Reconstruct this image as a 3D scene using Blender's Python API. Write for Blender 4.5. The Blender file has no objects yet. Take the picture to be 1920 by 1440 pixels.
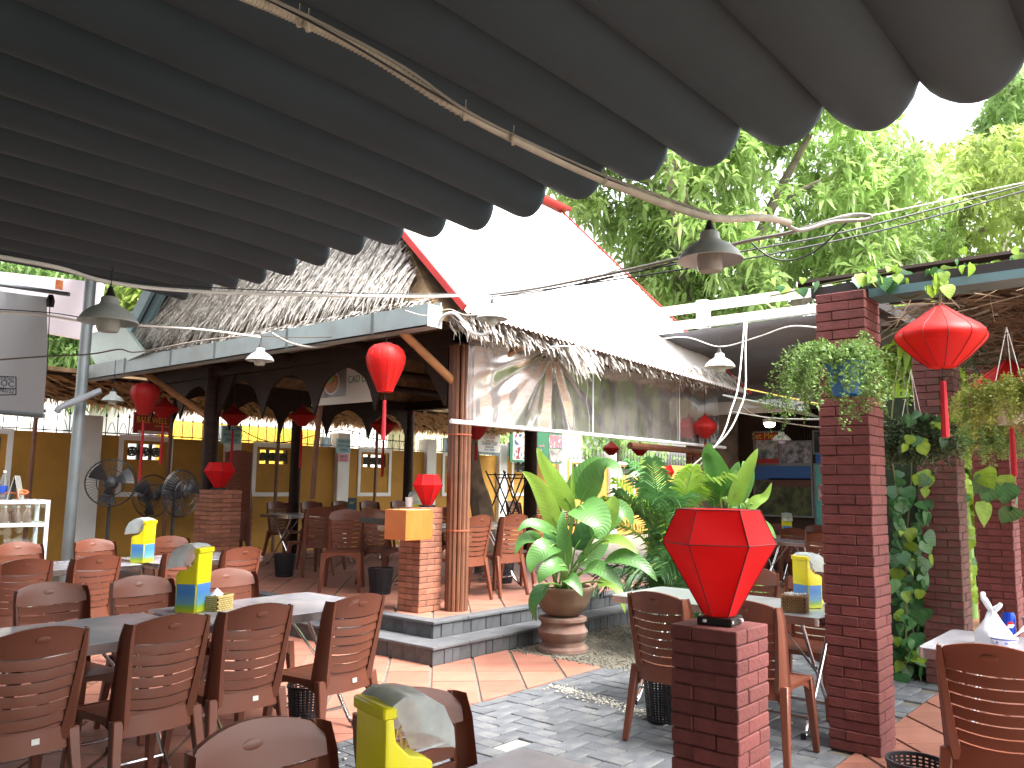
import bpy, bmesh, math, random
from mathutils import Vector, Matrix, noise as mnoise
random.seed(7)
S = bpy.context.scene
COL = S.collection
PI = math.pi
R = math.radians
# ---------------------------------------------------------------- camera
EYE = Vector((0, 0, 1.52)); FPX = 1560.0
YAW, PITCH, ROLL = R(40.0), R(6.9), R(0.8)
FW = Vector((math.cos(YAW)*math.cos(PITCH), math.sin(YAW)*math.cos(PITCH), math.sin(PITCH)))
_r0 = Vector((math.sin(YAW), -math.cos(YAW), 0)); _u0 = _r0.cross(FW)
RT = _r0*math.cos(ROLL) + _u0*math.sin(ROLL); UP = _u0*math.cos(ROLL) - _r0*math.sin(ROLL)
cam = bpy.data.cameras.new('camera'); camo = bpy.data.objects.new('camera', cam); COL.objects.link(camo)
cam.sensor_fit = 'HORIZONTAL'; cam.sensor_width = 36; cam.lens = FPX/1920*36; cam.clip_start = .05; cam.clip_end = 500
m = Matrix((RT, UP, -FW)).transposed().to_4x4(); m.translation = EYE; camo.matrix_world = m
S.camera = camo
# ---------------------------------------------------------------- sky, sun, exposure
SUN_EL, SUN_AZ = R(56), R(-74)          # azimuth measured from +X towards +Y
w = bpy.data.worlds.new('World'); S.world = w; w.use_nodes = True
nt = w.node_tree; bg = nt.nodes['Background']; bg.inputs['Strength'].default_value = .15
sky = nt.nodes.new('ShaderNodeTexSky'); sky.sky_type = 'NISHITA'; sky.sun_disc = False
sky.sun_elevation = SUN_EL; sky.sun_rotation = R(90) - SUN_AZ; sky.dust_density = 6; sky.air_density = 1.2
hs = nt.nodes.new('ShaderNodeHueSaturation'); hs.inputs['Saturation'].default_value = .22
nt.links.new(sky.outputs[0], hs.inputs['Color']); nt.links.new(hs.outputs[0], bg.inputs['Color'])
sl = bpy.data.lights.new('sun', 'SUN'); sl.energy = 1.0; sl.angle = R(34); sl.color = (1, .96, .9)
so = bpy.data.objects.new('sun', sl); COL.objects.link(so)
so.rotation_euler = Vector((math.cos(SUN_EL)*math.cos(SUN_AZ), math.cos(SUN_EL)*math.sin(SUN_AZ), math.sin(SUN_EL))).to_track_quat('Z', 'Y').to_euler()
so.location = (3, -6, 12)
vs = S.view_settings; vs.view_transform = 'Standard'; vs.look = 'None'; vs.gamma = 1; vs.exposure = 2.65; vs.use_curve_mapping = False
S.cycles.use_denoising = True; S.cycles.max_bounces = 8; S.cycles.diffuse_bounces = 5; S.cycles.transparent_max_bounces = 24
S.cycles.sample_clamp_indirect = 6
# ---------------------------------------------------------------- survey helpers: a measured pixel of the photo and a known distance or plane give a point of the site
def _ray(x, y): return FW + RT*((x-960)/FPX) - UP*((y-720)/FPX)
def DP(x, y, d): return EYE + _ray(x, y)*d
def ZP(x, y, z): r = _ray(x, y); return EYE + r*((z-EYE.z)/r.z)
def XP(x, y, X): r = _ray(x, y); return EYE + r*(X/r.x)
def YP(x, y, Y): r = _ray(x, y); return EYE + r*(Y/r.y)
# ---------------------------------------------------------------- materials
def lin(h):
    h = h.lstrip('#'); o = []
    for i in (0, 2, 4):
        v = int(h[i:i+2], 16)/255; o.append(v/12.92 if v <= .04045 else ((v+.055)/1.055)**2.4)
    return tuple(o)
MATS = {}
def M(name, col, rough=.6, var=.12, scale=6., bump=0., bscale=60., metal=0., rnd=0., spec=.5, trans=0., coat=0., stain=None, stain_scale=3., stain_amt=.4, stretch=None):
    if name in MATS: return MATS[name]
    if isinstance(col, str): col = lin(col)
    m = bpy.data.materials.new(name); MATS[name] = m; m.use_nodes = True; nt = m.node_tree; N = nt.nodes; L = nt.links
    b = N['Principled BSDF']; b.inputs['Roughness'].default_value = rough; b.inputs['Metallic'].default_value = metal
    b.inputs['Specular IOR Level'].default_value = spec
    if coat: b.inputs['Coat Weight'].default_value = coat; b.inputs['Coat Roughness'].default_value = .15
    tc = N.new('ShaderNodeTexCoord'); src = tc.outputs['Object']
    if stretch:
        mp = N.new('ShaderNodeMapping'); mp.inputs['Scale'].default_value = stretch; L.new(src, mp.inputs['Vector']); src = mp.outputs[0]
    nz = N.new('ShaderNodeTexNoise'); nz.inputs['Scale'].default_value = scale; nz.inputs['Detail'].default_value = 4; L.new(src, nz.inputs['Vector'])
    mx = N.new('ShaderNodeMix'); mx.data_type = 'RGBA'
    mx.inputs['A'].default_value = tuple(c*(1-var) for c in col)+(1,); mx.inputs['B'].default_value = tuple(min(1, c*(1+var)) for c in col)+(1,)
    rp = N.new('ShaderNodeMapRange'); rp.inputs['From Min'].default_value = .3; rp.inputs['From Max'].default_value = .7
    L.new(nz.outputs['Fac'], rp.inputs['Value']); L.new(rp.outputs[0], mx.inputs['Factor']); out = mx.outputs['Result']
    if stain:
        if isinstance(stain, str): stain = lin(stain)
        n2 = N.new('ShaderNodeTexNoise'); n2.inputs['Scale'].default_value = stain_scale; n2.inputs['Detail'].default_value = 6; L.new(tc.outputs['Object'], n2.inputs['Vector'])
        r2 = N.new('ShaderNodeMapRange'); r2.inputs['From Min'].default_value = .48; r2.inputs['From Max'].default_value = .7; r2.inputs['To Max'].default_value = stain_amt; L.new(n2.outputs['Fac'], r2.inputs['Value'])
        m2 = N.new('ShaderNodeMix'); m2.data_type = 'RGBA'; L.new(r2.outputs[0], m2.inputs['Factor']); L.new(out, m2.inputs['A']); m2.inputs['B'].default_value = stain+(1,); out = m2.outputs['Result']
    if rnd:
        oi = N.new('ShaderNodeObjectInfo'); h = N.new('ShaderNodeHueSaturation'); r3 = N.new('ShaderNodeMapRange')
        r3.inputs['To Min'].default_value = 1-rnd; r3.inputs['To Max'].default_value = 1+rnd
        L.new(oi.outputs['Random'], r3.inputs['Value']); L.new(r3.outputs[0], h.inputs['Value']); L.new(out, h.inputs['Color']); out = h.outputs[0]
    L.new(out, b.inputs['Base Color'])
    if bump:
        n4 = N.new('ShaderNodeTexNoise'); n4.inputs['Scale'].default_value = bscale; n4.inputs['Detail'].default_value = 5; L.new(src, n4.inputs['Vector'])
        bp = N.new('ShaderNodeBump'); bp.inputs['Strength'].default_value = bump; bp.inputs['Distance'].default_value = .01
        L.new(n4.outputs['Fac'], bp.inputs['Height']); L.new(bp.outputs[0], b.inputs['Normal'])
    if trans:
        t = N.new('ShaderNodeBsdfTranslucent'); L.new(out, t.inputs['Color']); ms = N.new('ShaderNodeMixShader'); ms.inputs[0].default_value = trans
        L.new(b.outputs[0], ms.inputs[1]); L.new(t.outputs[0], ms.inputs[2]); L.new(ms.outputs[0], N['Material Output'].inputs['Surface'])
    return m
def clear(name, fac, tint=(1, 1, 1), rough=.08, haze=.0, hazecol=(.8, .8, .8), hscale=6):
    if name in MATS: return MATS[name]
    m = bpy.data.materials.new(name); MATS[name] = m; m.use_nodes = True; nt = m.node_tree; N = nt.nodes; L = nt.links
    N.remove(N['Principled BSDF']); o = N['Material Output']
    t = N.new('ShaderNodeBsdfTransparent'); t.inputs[0].default_value = tint+(1,)
    g = N.new('ShaderNodeBsdfGlossy'); g.inputs['Roughness'].default_value = rough
    fr = N.new('ShaderNodeFresnel'); fr.inputs[0].default_value = 1.36
    ml = N.new('ShaderNodeMath'); ml.operation = 'MULTIPLY_ADD'; ml.inputs[1].default_value = 1.0; ml.inputs[2].default_value = fac; L.new(fr.outputs[0], ml.inputs[0]); ml.use_clamp = True
    a = N.new('ShaderNodeMixShader'); L.new(ml.outputs[0], a.inputs[0]); L.new(t.outputs[0], a.inputs[1]); L.new(g.outputs[0], a.inputs[2]); out = a.outputs[0]
    if haze:
        d = N.new('ShaderNodeBsdfDiffuse'); d.inputs[0].default_value = hazecol+(1,)
        tr = N.new('ShaderNodeBsdfTranslucent'); tr.inputs[0].default_value = hazecol+(1,)
        dt = N.new('ShaderNodeMixShader'); dt.inputs[0].default_value = .5; L.new(d.outputs[0], dt.inputs[1]); L.new(tr.outputs[0], dt.inputs[2])
        tc = N.new('ShaderNodeTexCoord'); nz = N.new('ShaderNodeTexNoise'); nz.inputs['Scale'].default_value = hscale; nz.inputs['Detail'].default_value = 5; L.new(tc.outputs['Object'], nz.inputs['Vector'])
        rp = N.new('ShaderNodeMapRange'); rp.inputs['From Min'].default_value = .3; rp.inputs['From Max'].default_value = .7; rp.inputs['To Min'].default_value = haze*.5; rp.inputs['To Max'].default_value = haze*1.5; L.new(nz.outputs['Fac'], rp.inputs['Value'])
        h = N.new('ShaderNodeMixShader'); L.new(rp.outputs[0], h.inputs[0]); L.new(out, h.inputs[1]); L.new(dt.outputs[0], h.inputs[2]); out = h.outputs[0]
    L.new(out, o.inputs['Surface']); return m
def glow(name, col, st):
    m = M(name, col, .4, .02); b = m.node_tree.nodes['Principled BSDF']; b.inputs['Emission Color'].default_value = col+(1,); b.inputs['Emission Strength'].default_value = st; return m
# ---------------------------------------------------------------- mesh helpers
class MB:
    def __init__(s): s.v = []; s.f = []
    def add(s, vs, fs):
        o = len(s.v); s.v += [tuple(p) for p in vs]; s.f += [tuple(i+o for i in f) for f in fs]; return s
    def hexa(s, p): return s.add(p, [(0,3,2,1),(4,5,6,7),(0,1,5,4),(1,2,6,5),(2,3,7,6),(3,0,4,7)])
    def box(s, x0, x1, y0, y1, z0, z1, T=None):
        p = [Vector(q) for q in ((x0,y0,z0),(x1,y0,z0),(x1,y1,z0),(x0,y1,z0),(x0,y0,z1),(x1,y0,z1),(x1,y1,z1),(x0,y1,z1))]
        if T: p = [T @ q for q in p]
        return s.hexa(p)
    def bar(s, a, b, w, h=None, up=(0,0,1), w2=None, h2=None):
        a = Vector(a); b = Vector(b); h = w if h is None else h; w2 = w if w2 is None else w2; h2 = h if h2 is None else h2
        d = (b-a).normalized(); u = Vector(up)
        if abs(d.dot(u)) > .98: u = Vector((0,1,0))
        x = d.cross(u).normalized(); y = x.cross(d)
        p = [a-x*w/2-y*h/2, a+x*w/2-y*h/2, a+x*w/2+y*h/2, a-x*w/2+y*h/2, b-x*w2/2-y*h2/2, b+x*w2/2-y*h2/2, b+x*w2/2+y*h2/2, b-x*w2/2+y*h2/2]
        return s.hexa(p)
    def tube(s, pts, r, n=8, cap=True):
        pts = [Vector(p) for p in pts]; k = len(pts); rs = r if isinstance(r, (list, tuple)) else [r]*k
        vs = []; fs = []; px = None
        for i, p in enumerate(pts):
            d = (pts[min(i+1, k-1)]-pts[max(i-1, 0)]).normalized()
            if px is None:
                u = Vector((0,0,1)) if abs(d.z) < .9 else Vector((1,0,0)); px = d.cross(u).normalized()
            else:
                px = (px - d*px.dot(d)); px = px.normalized() if px.length > 1e-6 else d.orthogonal().normalized()
            py = d.cross(px)
            for j in range(n):
                a = 2*PI*j/n; vs.append(p+(px*math.cos(a)+py*math.sin(a))*rs[i])
        for i in range(k-1):
            for j in range(n):
                q = (j+1) % n; fs.append((i*n+j, i*n+q, (i+1)*n+q, (i+1)*n+j))
        if cap: fs.append(tuple(range(n-1, -1, -1))); fs.append(tuple((k-1)*n+j for j in range(n)))
        return s.add(vs, fs)
    def lathe(s, prof, n=16, c=(0,0,0), cap=True, sx=1., sy=1., ph=0.):
        vs = []; fs = []
        for (r, z) in prof:
            for j in range(n):
                a = 2*PI*j/n+ph; vs.append((c[0]+r*math.cos(a)*sx, c[1]+r*math.sin(a)*sy, c[2]+z))
        for i in range(len(prof)-1):
            for j in range(n):
                q = (j+1) % n; fs.append((i*n+j, i*n+q, (i+1)*n+q, (i+1)*n+j))
        if cap:
            if prof[0][0] > 1e-4: fs.append(tuple(range(n-1, -1, -1)))
            if prof[-1][0] > 1e-4: fs.append(tuple((len(prof)-1)*n+j for j in range(n)))
        return s.add(vs, fs)
    def grid(s, rows):
        k = len(rows[0]); vs = [p for r in rows for p in r]
        return s.add(vs, [(i*k+j, i*k+j+1, (i+1)*k+j+1, (i+1)*k+j) for i in range(len(rows)-1) for j in range(k-1)])
    def shell(s, rows, off):
        """grid with thickness: rows of points, off(p) -> displaced point"""
        a = [[Vector(p) for p in r] for r in rows]; b = [[off(p) for p in r] for r in a]; n = len(a); k = len(a[0])
        vs = [p for r in a for p in r]+[p for r in b for p in r]; o = n*k; fs = []
        for i in range(n-1):
            for j in range(k-1):
                q = (i*k+j, i*k+j+1, (i+1)*k+j+1, (i+1)*k+j); fs.append(q); fs.append(tuple(x+o for x in reversed(q)))
        for j in range(k-1):
            fs.append((j+1, j, j+o, j+1+o)); e = (n-1)*k; fs.append((e+j, e+j+1, e+j+1+o, e+j+o))
        for i in range(n-1):
            fs.append((i*k, (i+1)*k, (i+1)*k+o, i*k+o)); fs.append(((i+1)*k+k-1, i*k+k-1, i*k+k-1+o, (i+1)*k+k-1+o))
        return s.add(vs, fs)
    def mesh(s, name, mat, smooth=False, bevel=0., seg=1):
        me = bpy.data.meshes.new(name); me.from_pydata(s.v, [], s.f)
        bm = bmesh.new(); bm.from_mesh(me)
        bmesh.ops.recalc_face_normals(bm, faces=bm.faces)
        if bevel: bmesh.ops.bevel(bm, geom=[e for e in bm.edges if len(e.link_faces) == 2 and e.calc_face_angle(0) > .5], offset=bevel, segments=seg, affect='EDGES', profile=.5)
        bm.to_mesh(me); bm.free()
        if mat: me.materials.append(mat)
        if smooth:
            me.polygons.foreach_set('use_smooth', [True]*len(me.polygons))
            if smooth != 'all': me.set_sharp_from_angle(angle=R(40))
        return me
    def build(s, name, mat, parent=None, smooth=False, bevel=0., seg=1, loc=None):
        return put(name, s.mesh(name, mat, smooth, bevel, seg), parent, loc)
def put(name, me, parent=None, loc=None, rot=None, sc=None):
    o = bpy.data.objects.new(name, me); COL.objects.link(o)
    if parent: o.parent = parent
    if loc is not None: o.location = loc
    if rot is not None: o.rotation_euler = rot
    if sc is not None: o.scale = sc
    return o
def tag(o, label, cat, group=None, kind=None):
    o['label'] = label; o['category'] = cat
    if 'kind' not in o: o['kind'] = 'thing'
    if group: o['group'] = group
    if kind: o['kind'] = kind
    return o
def thing(name, label, cat, loc=(0,0,0), rotz=0., group=None):
    o = bpy.data.objects.new(name, None); COL.objects.link(o); o.location = loc; o.rotation_euler = (0,0,rotz); o.empty_display_size = .1
    return tag(o, label, cat, group)
def struct(name, mb, mat, kind='structure', **k):
    o = mb.build(name, mat, **k); o['kind'] = kind; return o
def dup(root, loc, rotz, label=None, group=None, parent=None):
    c = root.copy(); COL.objects.link(c); c.location = loc; c.rotation_euler = (0,0,rotz)
    if label: c['label'] = label
    if group: c['group'] = group
    elif 'group' in c: del c['group']
    for ch in root.children:
        if ch.name.split('.')[0] in ('sticker', 'scuff'): continue
        d = ch.copy(); COL.objects.link(d); d.parent = c
        for g in ch.children:
            e = g.copy(); COL.objects.link(e); e.parent = d
    return c
def text(body, size, mat, parent, loc, rot, name='lettering', align='CENTER', sx=1., ext=.001):
    cu = bpy.data.curves.new(name, 'FONT'); cu.body = body; cu.size = size; cu.align_x = align; cu.align_y = 'CENTER'; cu.extrude = ext; cu.materials.append(mat); cu.resolution_u = 3
    o = bpy.data.objects.new(name, cu); COL.objects.link(o)
    me = bpy.data.meshes.new_from_object(o.evaluated_get(bpy.context.evaluated_depsgraph_get())); bpy.data.objects.remove(o); bpy.data.curves.remove(cu)
    if not me.materials: me.materials.append(mat)
    o = put(name, me, parent, loc, rot, (sx, 1, 1)); return o
def lerp(a, b, t): return a+(b-a)*t
def catenary(a, b, sag, n=14, wob=0.):
    a = Vector(a); b = Vector(b); o = []
    for i in range(n+1):
        t = i/n; p = a.lerp(b, t); p.z -= sag*4*t*(1-t)
        if wob and 0 < i < n: p += Vector((random.uniform(-wob, wob), random.uniform(-wob, wob), random.uniform(-wob, wob)))
        o.append(p)
    return o
def spline(pts, n=6):
    pts = [Vector(p) for p in pts]; q = [pts[0]]+pts+[pts[-1]]; o = []
    for i in range(1, len(q)-2):
        for k in range(n):
            t = k/n; a, b, c, d = q[i-1:i+3]
            o.append(.5*((2*b)+(c-a)*t+(2*a-5*b+4*c-d)*t*t+(3*b-a-3*c+d)*t**3))
    o.append(pts[-1]); return o
# ================================================================ shared materials
m_terra = M('terracotta', '#9c6857', .55, .14, 5, .12, 90, rnd=.12, stain='#8a6a5c', stain_scale=2.5, stain_amt=.35)
m_grout = M('grout', '#6e685e', .9, .2, 12, .3, 80)
m_slate = M('slate', '#5f6267', .7, .2, 9, .35, 70, rnd=.16, stain='#8a8880', stain_scale=5, stain_amt=.35)
m_dirt = M('earth', '#6d675a', .95, .3, 4, .5, 40)
m_stone = M('step_stone', '#505256', .75, .3, 10, .4, 60, rnd=.2, stain='#3f403e', stain_scale=6, stain_amt=.5)
m_cap = M('step_slab', '#5a5c60', .75, .25, 5, .3, 50, stain='#5a5b5a', stain_scale=3, stain_amt=.5)
m_pebble = M('pebble', '#cfcabd', .6, .15, 30, rnd=.2)
m_brick = M('red_brick', '#703b38', .8, .2, 14, .5, 60, rnd=.13, stain='#4a2623', stain_scale=5, stain_amt=.35)
m_obrick = M('orange_brick', '#94604a', .85, .25, 16, .5, 60, rnd=.22, stain='#5a4038', stain_scale=9, stain_amt=.5)
m_mort = M('mortar', '#5c3f3b', .95, .2, 20)
m_mort2 = M('mortar_brown', '#5b4a42', .95, .2, 20)
m_moss = M('mossy_brick', '#643c38', .9, .25, 10, .6, 50, rnd=.22, stain='#4b4638', stain_scale=4, stain_amt=.85)
m_white = M('white_paint', '#d9d9d6', .6, .06, 4, .05, 40, stain='#a5a39c', stain_scale=2, stain_amt=.4)
m_yellow = M('yellow_plaster', '#a67a30', .85, .12, 2.2, .15, 50, stain='#6f5527', stain_scale=1.6, stain_amt=.4)
m_black = M('black_metal', '#1b1b1d', .45, .1, 10, spec=.4)
m_steel = M('chrome', (.7, .7, .72), .16, .05, 10, metal=1)
m_galv = M('galvanised', '#7f878a', .45, .12, 3, metal=.35, stain='#6f6a62', stain_scale=4, stain_amt=.4)
m_chair = M('brown_plastic', '#70402f', .38, .07, 5, .02, 200, rnd=.05, spec=.45)
m_bamboo = M('bamboo', '#6f4834', .5, .3, 5, .1, 40, stain='#4a2c1a', stain_scale=6, stain_amt=.5, stretch=(4, 4, .5))
m_darkwood = M('dark_wood', '#2a1b13', .6, .3, 4, .15, 40, spec=.2, stretch=(1, 1, 6))
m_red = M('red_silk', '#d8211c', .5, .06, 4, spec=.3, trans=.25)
m_red_shaded = M('shaded_red_silk', '#9c1815', .55, .06, 4, spec=.3, trans=.08)  # darker copy of the red silk, shade of the back lanterns in its colour
m_rib = M('dark_seam', '#6b0c12', .7, .05)
m_thatch = M('thatch_leaf', '#978a7b', .9, .3, 3, rnd=.1)
m_thatchd = M('thatch_under', '#7a6347', .95, .35, 8, .5, 30, stretch=(1, 1, 1))
m_leaf = M('leaf_green', '#4d9a2c', .42, .25, 3, rnd=.1, trans=.35)
m_cloth = M('canopy_fabric', '#324249', .85, .10, 2, .25, 9)
m_cable = M('pale_conduit', '#bdb8a8', .7, .15, 20)
m_wire = M('black_wire', '#17171a', .6, .1, 20)
# ================================================================ ground and floors
struct('ground', MB().grid([[(x, y, -.035) for x in (-60, 120)] for y in (-60, 120)]), m_dirt)
def clip_poly(poly, x0, x1, y0, y1):
    def cut(P, f, inter):
        o = []
        for i in range(len(P)):
            a, b = P[i-1], P[i]; fa, fb = f(a), f(b)
            if fb >= 0:
                if fa < 0: o.append(inter(a, b, fa/(fa-fb)))
                o.append(b)
            elif fa >= 0: o.append(inter(a, b, fa/(fa-fb)))
        return o
    it = lambda a, b, t: (a[0]+(b[0]-a[0])*t, a[1]+(b[1]-a[1])*t)
    for f in (lambda p: p[0]-x0, lambda p: x1-p[0], lambda p: p[1]-y0, lambda p: y1-p[1]):
        poly = cut(poly, f, it)
        if len(poly) < 3: return []
    return poly
def area(P): return abs(sum(P[i-1][0]*P[i][1]-P[i][0]*P[i-1][1] for i in range(len(P))))/2
def seen(p, mg=80):
    v = Vector(p)-EYE; z = v.dot(FW)
    if z < .3: return False
    x = 960+FPX*v.dot(RT)/z; y = 720-FPX*v.dot(UP)/z
    return -mg < x < 1920+mg and -mg < y < 1440+mg
def diag_tiles(parent, rects, z, t=.33, gw=.028, gn=.005, limit=296):
    """terracotta tiles laid at 45 degrees; wide grout lines one way, thin the other"""
    c = math.sqrt(.5); items = []
    pw, pn = t+gw, t+gn
    for i in range(-40, 60):
        for j in range(-45, 60):
            a = i*pn; b = j*pw          # a along (1,1), b along (1,-1)
            off = 0 if j % 2 == 0 else 0
            q = [(a+off, b), (a+off+t, b), (a+off+t, b+t), (a+off, b+t)]
            P = [((u+v)*c, (u-v)*c) for u, v in q]
            for (x0, x1, y0, y1) in rects:
                K = clip_poly(P, x0, x1, y0, y1)
                if len(K) >= 3 and area(K) > .002:
                    cx = sum(k[0] for k in K)/len(K); cy = sum(k[1] for k in K)/len(K)
                    items.append((math.hypot(cx, cy) + (0 if seen((cx, cy, z)) else 100), cx, cy, K))
    items.sort(key=lambda q: q[0]); rest = MB()
    for n, (d, cx, cy, K) in enumerate(items):
        zz = z+random.uniform(-.0012, .0012); k = len(K)
        vs = [(x-cx, y-cy, -.02) for x, y in K]+[(x-cx, y-cy, 0) for x, y in K]
        fs = [tuple(range(k, 2*k))]+[(i, (i+1) % k, (i+1) % k+k, i+k) for i in range(k)]
        if n < limit and d < 100:
            o = MB().add(vs, fs).build('tile', m_terra, parent, bevel=0, loc=(cx, cy, zz)); o.rotation_euler = (random.uniform(-.002, .002), random.uniform(-.002, .002), 0)
        else: rest.add([(x+cx, y+cy, q+zz) for x, y, q in vs], fs)
    if rest.v: o = rest.build('tile_field', m_terra, parent); o['kind'] = 'stuff'
fl = struct('terracotta_floor', MB().box(.2, 6.1, 4.06, 5.3, -.03, -.012).box(.2, 5.2, 5.3, 12.8, -.03, -.012), m_grout)
diag_tiles(fl, [(.2, 6.1, 4.06, 5.3), (.2, 5.2, 5.3, 12.8)], 0)
fl = struct('terracotta_walk', MB().box(2.6, 12, -2.2, 1.70, -.03, -.012), m_grout)
diag_tiles(fl, [(2.6, 12, -2.2, 1.70)], 0, limit=200)
# --- grey stone paving of the courtyard, herringbone
pv = struct('courtyard_paving', MB().box(.3, 9.6, 1.70, 4.06, -.034, -.016), m_dirt)
U = .125; items = []
for ix in range(0, 76):
    for iy in range(0, 20):
        d = (ix-iy) % 4; x = .32+ix*U; y = 1.71+iy*U
        if d == 0: r = (x, x+2*U, y, y+U)
        elif d == 3: r = (x, x+U, y, y+2*U)
        else: continue
        r = (r[0], min(r[1], 9.58), r[2], min(r[3], 4.05))
        if r[3]-r[2] < .03 or r[1]-r[0] < .03: continue
        cx, cy = (r[0]+r[1])/2, (r[2]+r[3])/2
        if cx > 6.1 and cy > 3.75 + (cx-6.1)*-.25: continue        # gravel bed
        if abs(cx-3.87) < .1 and abs(cy-3.37) < .1 and not any(q[0] == 'hole' for q in items): items.append(('hole', 0, r)); continue
        items.append((math.hypot(cx, cy)+(0 if seen((cx, cy, 0), 20) else 100), d, r))
hole = [q for q in items if q[0] == 'hole']; items = sorted([q for q in items if q[0] != 'hole'], key=lambda q: q[0])
g = .007; pm = {}
for d in (0, 3):
    a, b = (2*U-g, U-g) if d == 0 else (U-g, 2*U-g)
    pm[d] = MB().box(-a/2, a/2, -b/2, b/2, -.03, 0).mesh('paver', m_slate, bevel=.004)
rest = MB()
for n, (dd, d, r) in enumerate(items):
    cx, cy = (r[0]+r[1])/2, (r[2]+r[3])/2; full = (r[1]-r[0])*(r[3]-r[2]) > 1.9*U*U
    zz = random.uniform(-.005, .002); rt = (random.uniform(-.02, .02), random.uniform(-.02, .02), random.uniform(-.02, .02))
    if n < 298 and dd < 100 and full: put('paver', pm[d], pv, (cx, cy, zz), rt)
    else: rest.box(r[0]+g/2, r[1]-g/2, r[2]+g/2, r[3]-g/2, -.03, zz)
o = rest.build('paver_field', m_slate, pv); o['kind'] = 'stuff'
if hole:
    r = hole[0][2]; MB().box(r[0], r[1], r[2], r[3], -.016, -.012).build('sand_patch', M('pale_sand', '#9c9a94', .9, .1, 20), pv)
# --- pebbles and gravel
def pebbles(name, label, pts, s0, s1, mat, cat='gravel'):
    mb = MB()
    for (x, y, z) in pts:
        s = random.uniform(s0, s1); a = random.uniform(0, PI); ca, sa = math.cos(a), math.sin(a); e = random.uniform(.6, 1)
        P = [(s, 0, 0), (0, s*e, 0), (-s, 0, 0), (0, -s*e, 0), (0, 0, s*.6), (0, 0, -s*.5)]
        mb.add([(x+px*ca-py*sa, y+px*sa+py*ca, z+pz) for px, py, pz in P], [(0,1,4),(1,2,4),(2,3,4),(3,0,4),(1,0,5),(2,1,5),(3,2,5),(0,3,5)])
    o = mb.build(name, mat, smooth='all'); o['kind'] = 'stuff'; tag(o, label, cat); return o
pts = []
for i in range(420):
    t = random.random(); c = Vector((5.25, 3.95, 0)).lerp(Vector((5.0, 2.75, 0)), t); pts.append((c.x+random.gauss(0, .05), c.y+random.gauss(0, .04), .004))
for i in range(120): pts.append((2.95+random.gauss(0, .12), 3.93+random.gauss(0, .06), .004))
pebbles('pebbles', 'white pebbles set in a strip across the grey stone paving', pts, .008, .016, m_pebble)
pts = []
while len(pts) < 5200:
    x = random.uniform(6.0, 9.3); y = random.uniform(2.9, 5.15)
    if y > 3.8-(x-6.1)*.25 + random.gauss(0, .03) and x+.0 > 6.05+(5.1-y)*.0: pts.append((x, y, random.uniform(-.01, .01)))
pebbles('gravel', 'grey gravel bed between the steps and the stone paving', pts, .006, .017, M('gravel_stone', '#77746a', .9, .3, 30))
struct('planting_bed', MB().box(6.05, 9.6, 3.0, 5.2, -.034, -.008), m_dirt)
# ================================================================ pavilion platform: two stone steps and a tiled floor
pf = thing('pavilion_platform', 'raised platform with two grey stone steps under the thatched pavilion', 'platform')
MB().box(5.13, 12.4, 5.13, 12.6, -.03, .128).box(5.40, 12.4, 5.40, 12.6, .1, .27).build('core', m_mort2, pf)
def facing(axis, p, a0, a1, z0, z1, wdt=.115):
    a = a0
    while a < a1-.03:
        b = min(a1, a+wdt*random.uniform(.75, 1.3)); dd = random.uniform(.012, .022)
        L = (b-a)-.005; h = z1-z0
        if axis == 'x': mb = MB().box(-L/2, L/2, -dd, 0, -h/2, h/2); loc = ((a+b)/2, p, (z0+z1)/2)
        else: mb = MB().box(-dd, 0, -L/2, L/2, -h/2, h/2); loc = (p, (a+b)/2, (z0+z1)/2)
        mb.build('stone', m_stone, pf, bevel=.003, loc=loc); a = b
facing('x', 5.13, 5.11, 9.6, 0, .125); facing('x', 5.40, 5.38, 9.6, .155, .275)
facing('y', 5.13, 5.13, 9.4, 0, .125, .16); facing('y', 5.40, 5.40, 9.4, .155, .275, .16)
def slabs(axis, a0, a1, q0, q1, z, step=.45):
    a = a0
    while a < a1-.01:
        b = min(a1, a+step); L = b-a-.004; Wd = q1-q0
        if axis == 'x': MB().box(-L/2, L/2, -Wd/2, Wd/2, -.026, 0).build('coping', m_cap, pf, bevel=.004, loc=((a+b)/2, (q0+q1)/2, z))
        else: MB().box(-Wd/2, Wd/2, -L/2, L/2, -.026, 0).build('coping', m_cap, pf, bevel=.004, loc=((q0+q1)/2, (a+b)/2, z))
        a = b
slabs('x', 5.10, 9.6, 5.10, 5.40, .154); slabs('y', 5.40, 9.4, 5.10, 5.40, .154)
slabs('x', 5.37, 9.6, 5.37, 5.52, .302); slabs('y', 5.52, 9.4, 5.37, 5.52, .302)
pfl = MB().box(5.52, 12.4, 5.52, 12.6, .262, .288).build('floor_bed', m_grout, pf)
diag_tiles(pf, [(5.52, 12.4, 5.52, 12.6)], .300, limit=220)
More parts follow.
